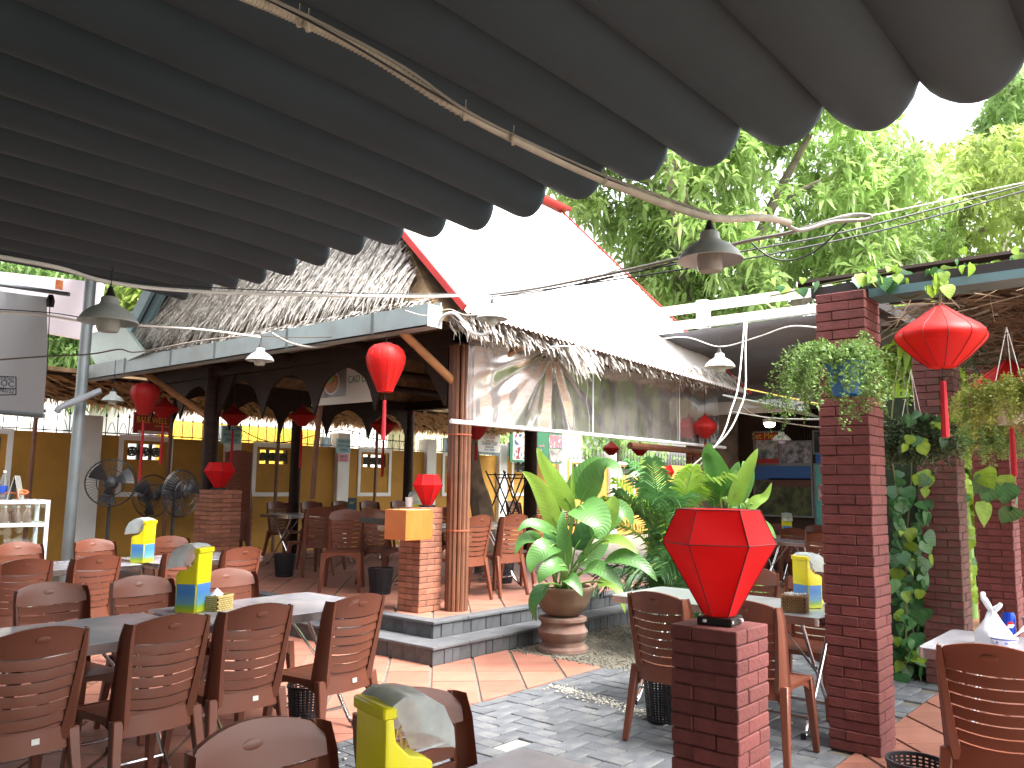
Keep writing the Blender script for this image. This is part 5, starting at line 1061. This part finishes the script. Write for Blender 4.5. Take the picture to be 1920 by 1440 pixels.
def veins(m, f=11., k=5., amt=.22):
    n = m.node_tree; N = n.nodes; L = n.links; b = N['Principled BSDF']
    uv = N.new('ShaderNodeUVMap'); sp = N.new('ShaderNodeSeparateXYZ'); L.new(uv.outputs[0], sp.inputs[0])
    def mt(op, a, bb):
        q = N.new('ShaderNodeMath'); q.operation = op
        for i, v in enumerate((a, bb)):
            if hasattr(v, 'links'): L.new(v, q.inputs[i])
            elif v is not None: q.inputs[i].default_value = v
        return q.outputs[0]
    u = mt('ABSOLUTE', mt('SUBTRACT', sp.outputs['X'], .5), None)
    w_ = mt('SINE', mt('MULTIPLY', mt('SUBTRACT', mt('MULTIPLY', sp.outputs['Y'], f), mt('MULTIPLY', u, k)), 6.283), None)
    rib = mt('GREATER_THAN', .035, u)
    h = mt('ADD', mt('MULTIPLY', w_, .5), mt('MULTIPLY', rib, 1.5))
    bp = N.new('ShaderNodeBump'); bp.inputs['Strength'].default_value = .22; bp.inputs['Distance'].default_value = .006; L.new(h, bp.inputs['Height']); L.new(bp.outputs[0], b.inputs['Normal'])
    old = b.inputs['Base Color'].links[0].from_socket; mx = N.new('ShaderNodeMix'); mx.data_type = 'RGBA'; mx.blend_type = 'MULTIPLY'; mx.inputs['B'].default_value = (.72, .75, .7, 1)
    L.new(mt('MULTIPLY', mt('ADD', w_, 1.), amt), mx.inputs['Factor']); L.new(old, mx.inputs['A']); L.new(mx.outputs['Result'], b.inputs['Base Color'])
    for q in N:
        if q.type == 'BSDF_TRANSLUCENT': L.new(mx.outputs['Result'], q.inputs['Color'])
def leaf_uv(me, rows, k=5):
    uvl = me.uv_layers.new(name='UVMap')
    for lp in me.loops: i = lp.vertex_index; uvl.data[lp.index].uv = ((i % k)/(k-1), (i//k)/(rows-1))
for m_ in (lf_big, lf_pale): veins(m_, 16., 4., .09)
veins(lf_vine, 6., 3.); veins(lf_bright, 6., 3.)
def big_leaf(par, base, pts, wd, nrm, mat, stem=True):
    P = [DP(*q) for q in pts]
    o = blade(P, wd, nrm).build('leaf', mat, par, smooth='all'); leaf_uv(o.data, len(o.data.vertices)//5); o.data.transform(Matrix.Translation(-par.location))
    pet = spline([base, base.lerp(P[0], .5)+Vector((0, 0, .03)), P[0], P[0].lerp(P[1], .6)], 4)
    s = MB().tube(pet, [lerp(.011, .006, i/(len(pet)-1)) for i in range(len(pet))], 6).build('stalk', m_stem, par, smooth=True); s.data.transform(Matrix.Translation(-par.location))
    return o
# pot on a moulded pedestal
pb_ = ZP(1062, 1222, 0); pot = thing('pot_pedestal', 'round terracotta pot pedestal with ring mouldings on the gravel', 'pedestal', (pb_.x+.05, pb_.y+.08, 0)); m_pot = M('aged_terracotta', '#75594f', .85, .2, 8, .3, 40, stain='#8a8576', stain_scale=5, stain_amt=.6)
MB().lathe([(.24, 0), (.235, .03), (.2, .05), (.195, .09), (.225, .13), (.235, .18), (.205, .225), (.2, .25), (.225, .275), (.225, .30), (.17, .31)], 32).build('pedestal_body', m_pot, pot, smooth=True)
bowl = thing('plant_pot', 'wide brown terracotta bowl holding the big leaf plant', 'pot', (pb_.x+.05, pb_.y+.08, .31)); MB().lathe([(.12, 0), (.19, .04), (.245, .13), (.27, .23), (.285, .25), (.285, .275), (.255, .275), (.24, .22)], 36, cap=False).build('bowl_body', M('brown_clay', '#6f5a48', .8, .25, 6, .2, 40, stain='#474536', stain_scale=4, stain_amt=.6), bowl, smooth=True); MB().lathe([(0, .235), (.248, .235)], 20).build('soil', m_dirt, bowl)
pl = thing('big_leaf_plant', 'tall potted plant with broad glossy leaves by the steps', 'plant', (pb_.x+.05, pb_.y+.08, .55)); PB = pl.location.copy()
TC = -FW
def nb_(dx=0, dz=0): return (TC*1.0+RT*dx+Vector((0, 0, 1))*dz).normalized()
for pts, wd, nr, mt in (
    ([(1072, 960, 7.5), (1050, 915, 7.45), (1022, 870, 7.45), (1007, 840, 7.5)], .17, nb_(-.5, .2), lf_pale),
    ([(1046, 1000, 7.4), (1030, 950, 7.35), (1005, 905, 7.35), (980, 884, 7.4)], .17, nb_(-.4, .3), lf_pale),
    ([(1075, 935, 7.6), (1100, 895, 7.6), (1125, 872, 7.6), (1145, 870, 7.6)], .26, nb_(.2, .5), lf_big),
    ([(1090, 940, 7.5), (1115, 895, 7.4), (1145, 872, 7.3), (1168, 898, 7.2)], .22, nb_(.3, .9), lf_big),
    ([(1082, 952, 7.3), (1105, 960, 7.15), (1125, 985, 7.05), (1122, 1012, 7.0)], .30, nb_(.1, .7), lf_big),
    ([(1120, 1000, 7.4), (1140, 965, 7.35), (1148, 940, 7.35), (1146, 930, 7.35)], .17, nb_(.3, 0), lf_pale),
    ([(1110, 1010, 7.4), (1150, 960, 7.45), (1175, 960, 7.5), (1186, 985, 7.5)], .20, nb_(.3, .6), lf_big),
    ([(1128, 1015, 7.2), (1155, 1012, 7.1), (1180, 1025, 7.0), (1196, 1038, 6.95)], .11, nb_(.1, .9), lf_pale),
    ([(1130, 1055, 7.2), (1165, 1045, 7.0), (1205, 1060, 6.9), (1232, 1090, 6.85)], .17, nb_(.1, .9), lf_big),
    ([(1095, 1070, 7.2), (1120, 1065, 7.05), (1150, 1085, 6.95), (1170, 1102, 6.9)], .15, nb_(.1, .8), lf_big),
    ([(1120, 1090, 7.3), (1145, 1095, 7.2), (1162, 1115, 7.1), (1172, 1150, 7.05)], .12, nb_(.5, .4), lf_pale),
    ([(1060, 1062, 7.2), (1058, 1020, 7.15), (1054, 985, 7.15), (1056, 955, 7.2)], .13, nb_(-.1, 0), lf_big),
    ([(1045, 1005, 7.3), (1020, 990, 7.2), (990, 982, 7.15), (970, 998, 7.1)], .13, nb_(-.2, .9), lf_big),
    ([(1015, 1018, 7.3), (1000, 1008, 7.2), (978, 1015, 7.15), (966, 1040, 7.1)], .13, nb_(-.3, .7), lf_big),
    ([(1045, 1022, 7.2), (1020, 1030, 7.05), (1000, 1050, 7.0), (995, 1075, 6.95)], .19, nb_(-.2, .6), lf_big),
    ([(1062, 1062, 7.1), (1040, 1060, 6.98), (1020, 1075, 6.92), (1010, 1094, 6.9)], .16, nb_(-.1, .8), lf_big),
    ([(1024, 1095, 7.2), (1012, 1110, 7.1), (1000, 1135, 7.05), (1006, 1166, 7.05)], .13, nb_(-.6, .1), lf_vine),
    ([(1058, 1090, 7.1), (1068, 1085, 7.0), (1082, 1100, 6.95), (1092, 1118, 6.9)], .13, nb_(.1, .8), lf_big),
    ([(1078, 1030, 7.6), (1095, 1000, 7.6), (1105, 975, 7.6), (1110, 950, 7.65)], .2, nb_(.2, 0), lf_vine),
    ([(1085, 1060, 7.5), (1110, 1040, 7.55), (1130, 1020, 7.6), (1140, 1000, 7.65)], .16, nb_(.3, .3), lf_big),
    ([(1045, 1045, 7.6), (1035, 1010, 7.65), (1040, 980, 7.7), (1050, 960, 7.7)], .16, nb_(-.3, .2), lf_vine),
    ([(1074, 945, 7.5), (1074, 920, 7.5), (1073, 895, 7.5), (1074, 862, 7.5)], .04, nb_(0, 0), lf_pale)):
    big_leaf(pl, PB+Vector((random.uniform(-.09, .09), random.uniform(-.09, .09), -.02)), pts, wd*1.05, nr, mt)
# second broad leaf plant behind the palm
b2 = ZP(1345, 1115, 0); b2 = Vector((8.25, 3.95, 0)); p2 = thing('big_leaf_plant', 'broad leaf plant rising behind the palm and the red lantern', 'plant', b2)
for pts, wd, nr, mt in (
    ([(1365, 930, 8.7), (1345, 890, 8.6), (1330, 850, 8.55), (1330, 830, 8.5)], .26, nb_(-.2, .3), lf_big), ([(1352, 930, 8.6), (1340, 890, 8.55), (1328, 860, 8.55), (1318, 848, 8.5)], .16, nb_(-.5, .2), lf_big),
    ([(1372, 950, 8.6), (1385, 910, 8.55), (1405, 870, 8.5), (1421, 840, 8.5)], .20, nb_(.3, .1), lf_pale), ([(1375, 945, 8.7), (1390, 900, 8.7), (1398, 880, 8.7), (1392, 865, 8.7)], .26, nb_(.2, .3), lf_big),
    ([(1402, 955, 8.6), (1418, 940, 8.6), (1435, 930, 8.6), (1447, 905, 8.6)], .12, nb_(.1, .7), lf_pale), ([(1390, 960, 8.8), (1370, 920, 8.9), (1378, 885, 8.9), (1385, 865, 8.9)], .2, nb_(.1, .2), lf_big),
    ([(1340, 950, 8.7), (1335, 925, 8.7), (1328, 905, 8.7), (1322, 900, 8.7)], .14, nb_(-.2, .3), lf_big), ([(1400, 1000, 8.7), (1420, 985, 8.6), (1440, 990, 8.6), (1455, 1010, 8.6)], .16, nb_(.2, .7), lf_big)):
    big_leaf(p2, b2+Vector((random.uniform(-.1, .1), random.uniform(-.1, .1), .02)), pts, wd, nr, mt)
# areca palm
def palm(base, label, fronds, seed):
    t = thing('areca_palm', label, 'palm', base); rn = random.Random(seed)
    for (tip, mid_h) in fronds:
        tip = Vector(tip); a = Vector((rn.uniform(-.08, .08), rn.uniform(-.08, .08), 0)); c1 = Vector((tip.x*.25, tip.y*.25, mid_h)); c2 = Vector((tip.x*.7, tip.y*.7, lerp(mid_h, tip.z, .3)+.12))
        pts = spline([a, c1, c2, tip], 7); mb = MB().tube(pts, [lerp(.010, .002, i/(len(pts)-1)) for i in range(len(pts))], 5); n = len(pts)
        for q in range(44):
            u = .22+.78*q/43; f = u*(n-1); i = min(n-2, int(f)); p = pts[i].lerp(pts[i+1], f-i); d = (pts[i+1]-pts[i]).normalized(); up = Vector((0, 0, 1)); sd = d.cross(up).normalized(); nu = sd.cross(d)
            L = .34*math.sin(PI*min(1, .18+u*.80))**.6*rn.uniform(.85, 1.1)
            for s in (-1, 1):
                e = (sd*s*.8+d*.62+nu*rn.uniform(.05, .35)).normalized(); m_ = p+e*L*.55; tp = p+e*L+Vector((0, 0, -L*.35)); wv = d*.011+nu*.004
                mb.add([p-wv*.5, p+wv*.5, m_+wv, m_-wv, tp], [(0, 1, 2, 3), (3, 2, 4)])
        mb.build('frond', lf_palm if rn.random() < .7 else lf_bright, t)
    return t
rr = random.Random(3)
def fr_set(n, rad, h0, h1, zt0, zt1):
    o = []
    for k in range(n):
        a = 2*PI*k/n+rr.uniform(-.25, .25); q = rad*rr.uniform(.7, 1.1); o.append(((q*math.cos(a), q*math.sin(a), rr.uniform(zt0, zt1)), rr.uniform(h0, h1)))
    return o
palm((7.75, 4.35, 0), 'bushy areca palm with arching fronds beside the pavilion', fr_set(13, .95, .8, 1.3, .7, 1.6)+fr_set(9, .6, 1.1, 1.4, 1.4, 1.85)+fr_set(8, .9, .35, .7, .1, .7), 5)
palm((7.2, 3.75, 0), 'low areca palm spreading behind the steel table', fr_set(11, .75, .5, .9, .25, 1.1), 8)
# ---------------- climbing vines with heart shaped leaves
def heart():
    P = []
    for i in range(11):
        t = i/10; w_ = .5*(math.sin(PI*min(1, (t+.06))**.62))**.8 if t < 1 else 0
        P.append((t, max(0, w_)))
    rows = []
    for t, w_ in P: rows.append([(s*w_, t-.12*(1-t)*0, -.16*t*t+.14*abs(s)*w_) for s in (-1, -.5, 0, .5, 1)])
    return MB().grid(rows)
hm = [heart().mesh('leaf', m_, 'all') for m_ in (lf_vine, lf_bright)]
for q in hm: leaf_uv(q, 11)
def vine(name, label, spots, base, s0, s1, bright=.2, stems=(), nrm=None, cat='vine'):
    t = thing(name, label, cat, base); B = Vector(base)
    for st in stems: MB().tube(spline([Vector(q)-B for q in st], 5), .006, 5).build('stem', M('vine_stem', '#6a6a42', .8), t, smooth=True)
    for p in spots:
        n_ = (Vector(nrm) if nrm else -FW)+Vector((random.gauss(0, .45), random.gauss(0, .45), random.gauss(.25, .3))); n_.normalize()
        d = Vector((random.gauss(0, .35), random.gauss(0, .35), -1)); d = (d-n_*d.dot(n_)).normalized(); x = d.cross(n_).normalized()
        o = put('leaf', hm[random.random() < bright], t); s = random.uniform(s0, s1); o.matrix_local = Matrix.Translation(Vector(p)-B) @ Matrix((x, d, n_)).transposed().to_4x4() @ Matrix.Scale(s, 4)
    return t
sp1 = [DP(random.uniform(1674, 1742), random.uniform(880, 1268), random.uniform(6.55, 7.0)) for k in range(215)]
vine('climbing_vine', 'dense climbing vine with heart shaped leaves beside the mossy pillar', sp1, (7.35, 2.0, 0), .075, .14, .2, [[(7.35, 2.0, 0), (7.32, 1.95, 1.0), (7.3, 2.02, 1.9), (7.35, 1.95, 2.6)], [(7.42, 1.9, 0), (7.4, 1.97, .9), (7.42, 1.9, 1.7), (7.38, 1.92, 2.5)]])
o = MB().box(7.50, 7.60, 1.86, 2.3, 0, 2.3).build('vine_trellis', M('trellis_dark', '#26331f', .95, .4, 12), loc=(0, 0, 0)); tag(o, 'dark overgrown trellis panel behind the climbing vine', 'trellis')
sp1 = [DP(random.uniform(1800, 1828), random.uniform(830, 1120), random.uniform(8.2, 8.8)) for k in range(50)]
vine('climbing_vine', 'bright vine growing between mossy pillar and red pillar', sp1, (8.9, 2.2, 0), .09, .15, .75, [[(8.9, 2.2, 0), (8.88, 2.15, 1.2), (8.9, 2.2, 2.4)]])
sp1 = [(random.uniform(5.2, 5.42), random.uniform(.4, 2.1), 2.80+abs(random.gauss(0, .05))) for k in range(70)]+[DP(random.uniform(1600, 1700), random.uniform(500, 530), 5.0) for k in range(18)]+[DP(random.uniform(1735, 1775), random.uniform(505, 540), 4.6) for k in range(9)]
vine('creeper', 'light green creeper running over the pergola beam', sp1, (5.3, 1.5, 2.76), .045, .09, .6, [[(5.3, 2.2, 2.8), (5.28, 1.5, 2.84), (5.32, .9, 2.83), (5.3, .2, 2.86)], [DP(1762, 528, 4.62), DP(1764, 560, 4.6), DP(1758, 580, 4.6)], [DP(1640, 530, 5), DP(1700, 560, 5.05), DP(1760, 528, 4.7)]])
sp1 = [DP(random.gauss(1735, 28), random.uniform(765, 835), random.uniform(5.3, 5.8)) for k in range(26)]
vine('trailing_plant', 'trailing leafy plant hanging over the dark round fern basket', sp1, tuple(DP(1735, 775, 5.6)), .05, .10, .3)
sp1 = [DP(x, y, 5.6) for x, y in ((1842, 880), (1850, 895), (1862, 905), (1885, 890), (1890, 905), (1838, 940), (1905, 930), (1900, 950))]
vine('trailing_plant', 'long thin trailing shoots before the far red pillar', sp1, tuple(DP(1880, 870, 5.6)), .12, .18, .35)
# ---------------- pergola
pg = thing('pergola', 'pergola of dark beams with dry tangled vines on brick pillars', 'pergola')
MB().box(5.24, 5.44, -2.2, 1.9, 2.742, 2.80).build('beam', M('black_beam', '#2a2625', .8, .2), pg); MB().box(5.22, 5.46, -2.2, 1.54, 2.69, 2.741).build('steel_channel', M('teal_steel', '#4f6f72', .5, .15), pg)
MB().box(5.3, 12, 1.66, 1.76, 2.75, 2.82).build('beam', MATS['black_beam'], pg)
for k in range(7): MB().tube([(5.3+.9*k, -2, 2.84), (5.3+.9*k, 2.0, 2.85)], .025, 6).build('rafter', m_darkwood, pg)
mb = MB()
for k in range(5200):
    x = random.uniform(5.55, 9.6); y = random.uniform(-1.6, 1.45); z = 2.80-abs(random.gauss(0, .12)); d = Vector((random.gauss(0, 1), random.gauss(0, 1), random.gauss(0, .35))).normalized(); L = random.uniform(.1, .4); p = Vector((x, y, z)); q = p+d*L; w_ = Vector((0, 0, random.uniform(.003, .008)))+d.cross(Vector((0, 0, 1)))*.003
    mb.add([p-w_, p+w_, q+w_*.4, q-w_*.4], [(0, 1, 2, 3)])
o = mb.build('dry_vine', M('dry_vine', '#6a5642', .95, .4, 5), pg); o['kind'] = 'stuff'
MB().box(5.6, 9.4, -1.6, 1.4, 2.86, 2.90).build('cover', M('old_thatch_cover', '#4a3b2c', .95, .3, 8), pg)
MB().tube(spline([DP(1905, 700, 6.0), DP(1890, 640, 6.1), DP(1895, 600, 6.2), DP(1880, 560, 6.3)]), [.02]*4+[.03]*5+[.04]*9+[.06], 7).build('vine_stem', m_bark, pg, smooth=True)
# ---------------- hanging fern pots
def fern(name, label, c, n, L0, L1, mat, pot_mat=None, pr_=.09, ph_=.14, spread=1., bias=Vector((0, 0, 0)), leaf=.016, hang=True, dens=1.):
    t = thing(name, label, 'hanging plant', c)
    if pot_mat: MB().lathe([(pr_*.72, -ph_), (pr_*.95, -.02), (pr_*1.08, 0), (pr_*1.08, .012), (pr_*.9, .012), (pr_*.8, -.03)], 18, cap=False).build('pot', pot_mat, t, smooth=True)
    mb = MB()
    for k in range(n):
        a = random.uniform(0, 2*PI); L = random.uniform(L0, L1); d = (Vector((math.cos(a), math.sin(a), 0))*spread*random.uniform(.4, 1)+bias)
        p0 = Vector((d.x*.08, d.y*.08, .0)); p1 = p0+d*L*.45+Vector((0, 0, L*random.uniform(.15, .45))); p2 = p1+d*L*.4+Vector((0, 0, -L*random.uniform(.1, .5))); p3 = p2+d*L*.15+Vector((0, 0, -L*random.uniform(.3, .7)))
        pts = spline([p0, p1, p2, p3], 6); mb.tube(pts, .0016, 3, cap=False)
        for i in range(2, len(pts)-1):
            for q in range(int(7*dens)):
                e = Vector((random.gauss(0, 1), random.gauss(0, 1), random.gauss(0, .6))).normalized(); b = pts[i].lerp(pts[i+1], random.random())+e*random.uniform(0, .02); s = leaf*random.uniform(.6, 1.4); w_ = e.cross(Vector((random.gauss(0, 1), random.gauss(0, 1), random.gauss(0, 1)))).normalized()*s*.28
                mb.add([b, b+e*s*.5+w_, b+e*s, b+e*s*.5-w_], [(0, 1, 2, 3)])
    o = mb.build('foliage', mat, t); o['kind'] = 'stuff'
    if hang:
        for k in range(3): a = 2*PI*k/3; MB().tube([(pr_*math.cos(a), pr_*math.sin(a), 0), (0, 0, .42)], .0025, 4).build('hanger', m_white, t)
    return t
fern('hanging_fern', 'feathery fern spilling from a blue pot on the brick pillar', DP(1588, 684, 4.66), 85, .16, .44, lf_fern, M('blue_pot', '#2f6fae', .5, .1), .11, .17, 1., RT*-.25+Vector((0, 0, -.1)), .02, False, 1.3)
fern('hanging_fern', 'dark round fern ball hanging beside the mossy pillar', DP(1713, 805, 5.8), 230, .12, .27, lf_dark, M('pale_pot', '#b9a99a', .7), .09, .1, .85, Vector((0, 0, -.25)), .022, True, 1.6)
fern('hanging_fern', 'yellowish fern basket in front of the red lantern', DP(1895, 745, 4.9), 120, .15, .34, leafmat('yellow_fern', '#8f9a48', .35, .6, .35, scale=20), M('cream_pot', '#cfc6b4', .6), .1, .16, 1., Vector((0, 0, -.1)), .018, True, 1.2)
fern('hanging_fern', 'pale green trailing basket before the third pillar', DP(1838, 815, 6.6), 110, .1, .26, leafmat('pale_fern', '#8fae66', .4, .6, .3, scale=20), M('cream_pot2', '#cfc6b4', .6), .1, .12, 1., Vector((0, 0, -.15)), .022, True, 1.2)
fern('hanging_fern', 'leafy basket under the pergola edge', DP(1858, 650, 7.2), 90, .12, .3, lf_dark, M('grey_pot', '#8a8a80', .6), .1, .12, 1., Vector((0, 0, -.1)), .03, True)
# ---------------- trees
def tree(name, label, base, trunk, clumps, mat, leafL, leafW, per, group=None, bark=m_bark, droop=.35):
    t = thing(name, label, 'tree', base, 0, group); B = Vector(base)
    tk = None
    for pts, r0, r1 in trunk:
        sp_ = spline([Vector(p)-B for p in pts], 5); n = len(sp_)
        o = MB().tube(sp_, [lerp(r0, r1, i/(n-1)) for i in range(n)], 9).build('trunk' if tk is None else 'limb', bark, t, smooth=True); tk = tk or o
    mb = MB()
    for c in clumps:
        c = Vector(c)-B; ax = Vector((random.gauss(0, .7), random.gauss(0, .7), random.gauss(.3, .5))).normalized(); u = ax.orthogonal().normalized(); v = ax.cross(u)
        for k in range(per):
            a = 2*PI*k/per+random.uniform(-.3, .3); e = (u*math.cos(a)+v*math.sin(a)+ax*random.uniform(-.1, .7)).normalized(); L = leafL*random.uniform(.7, 1.2); b = c+ax*random.uniform(-.06, .06)*leafL*3
            m1 = b+e*L*.5; tp = b+e*L+Vector((0, 0, -L*droop*random.uniform(.4, 1.6))); sd = e.cross(Vector((random.gauss(0, .5), random.gauss(0, .5), 1))); sd = sd.normalized()*leafW*.5*random.uniform(.8, 1.2)
            mb.add([b, m1+sd+Vector((0, 0, L*.04)), tp, m1-sd+Vector((0, 0, L*.04)), m1], [(0, 1, 4), (1, 2, 4), (2, 3, 4), (3, 0, 4)])
    o = mb.build('crown', mat, t); o['kind'] = 'stuff'; return t
def cloud(n, x0, x1, y0, y1, d0, d1, thr=.0, fs=.55, edge=None, seed=0):
    o = []; k = 0
    while len(o) < n and k < n*40:
        k += 1; x = random.uniform(x0, x1); y = random.uniform(y0, y1); dd = random.uniform(d0, d1)
        if edge and not edge(x, y): continue
        p = DP(x, y, dd)
        if p.z < 1.0: continue
        if mnoise.noise(p*fs+Vector((seed, 0, 0))) > thr: o.append(p)
    return o
def e1(x, y):
    if x < 1400 and y > 385+(x-1080)*1.05+12: return False
    if x > 1560 and y < 420 and (x-1560)*.75 > (y-140): return False
    return not (y > 560 and x < 1250)
tb = Vector((15.0, 7.4, 0))
cl = cloud(2300, 980, 1330, -60, 640, 15.5, 20, 0.02, .75, e1)+cloud(2700, 1250, 1800, 60, 640, 13.8, 19, .02, .75, e1, 5)
tree('mango_tree', 'large mango tree with long drooping leaves behind the pavilion', tb,
     [([tb, DP(1345, 700, 16.4), DP(1330, 640, 16.3), DP(1292, 560, 16.2), DP(1282, 440, 16), DP(1265, 320, 15.8), DP(1240, 150, 15.8)], .42, .12), ([DP(1340, 650, 16.3), DP(1385, 590, 16), DP(1405, 500, 15.8), DP(1450, 380, 15.6), DP(1520, 250, 15.2)], .22, .05), ([DP(1282, 440, 16), DP(1230, 360, 16.2), DP(1150, 260, 16.6)], .1, .04), ([DP(1345, 640, 16.3), DP(1420, 610, 15.5), DP(1540, 540, 14.8), DP(1640, 450, 14.6)], .16, .05), ([DP(1450, 380, 15.6), DP(1560, 330, 15.4), DP(1640, 280, 15.2)], .06, .03)], cl, lf_tree, .30, .085, 8)
def e2(x, y): return y > 330-(x-1560)*.28
tb2 = Vector((19, 3.2, 0))
tree('shade_tree', 'yellow green tree rising beyond the pergola', tb2, [([tb2, DP(1760, 640, 18.5), DP(1770, 480, 18.5), DP(1800, 340, 18)], .2, .06), ([DP(1770, 480, 18.5), DP(1860, 420, 18), DP(1930, 340, 18)], .08, .03), ([DP(1765, 560, 18.5), DP(1680, 450, 18), DP(1620, 380, 18)], .08, .03)], cloud(2600, 1540, 2060, 240, 640, 15.5, 21, -.14, .6, e2, 9), lf_tree2, .24, .09, 7)
tb3 = Vector((34, 5, 0)); tree('tall_tree', 'pale tall thin tree far behind the yellow green tree', tb3, [([tb3, DP(1885, 450, 34), DP(1888, 300, 34), DP(1892, 120, 34)], .3, .08)], cloud(1100, 1800, 2020, 130, 380, 31, 37, -.05, .35, lambda x, y: abs(x-1900) < 20+(y-120)*.45, 3), lf_far, .45, .16, 6, bark=M('pale_bark', '#b5aea0', .9, .1))
for k, (x0, x1, y0, y1, d0, d1, lb) in enumerate(((60, 230, 520, 760, 22, 27, 'bright feathery tree beyond the wall behind the hoarding'), (200, 420, 480, 700, 21, 26, 'light green tree beyond the gutter end'), (-160, 70, 500, 780, 24, 29, 'green tree behind the roll banner'))):
    c = DP((x0+x1)/2, 900, (d0+d1)/2); b_ = Vector((c.x, c.y, 0)); tree('garden_tree', lb, b_, [([b_, b_+Vector((.1, 0, 2)), DP((x0+x1)/2, (y0+y1)/2, (d0+d1)/2)], .18, .06)], cloud(1500, x0, x1, y0-60, y1, d0, d1, -.2, .5, None, k+11), lf_far if k != 1 else lf_tree2, .38, .10, 7)
bb_ = Vector((11.5, 2.35, 0)); tree('banana_shrub', 'bright sunlit leafy shrub behind the pergola pillars', bb_, [([bb_, bb_+Vector((0, 0, 1.2)), bb_+Vector((.1, .1, 2.4))], .08, .03)], cloud(520, 1660, 1960, 540, 960, 10.2, 12.5, -.25, .9, None, 21), lf_bright, .34, .16, 6, bark=m_stem)
for k in range(6):
    b_ = Vector((17+3.2*k, 21.5+random.uniform(-1, 1), 0)); tree('hedge_tree', 'green tree in the row behind the far houses', b_, [([b_, b_+Vector((0, .1, 3)), b_+Vector((.2, 0, 5))], .2, .06)], [b_+Vector((random.gauss(0, 1.5), random.gauss(0, 1.2), 4.2+random.gauss(0, 1.2))) for q in range(420)], lf_far, .36, .12, 7, 'trees behind the far houses')
# curved bare trunk growing inside the pavilion back
tk = Vector((8.75, 7.75, .3)); tree('leaning_tree', 'curved grey tree trunk growing through the pavilion floor', tk, [([tk, DP(905, 960, 11.5), DP(888, 900, 11.5), DP(880, 840, 11.5), DP(883, 790, 11.5), Vector((8.45, 7.9, 3.0))], .17, .10)], [Vector((8.45, 7.9, 3.1))], lf_vine, .1, .04, 3)
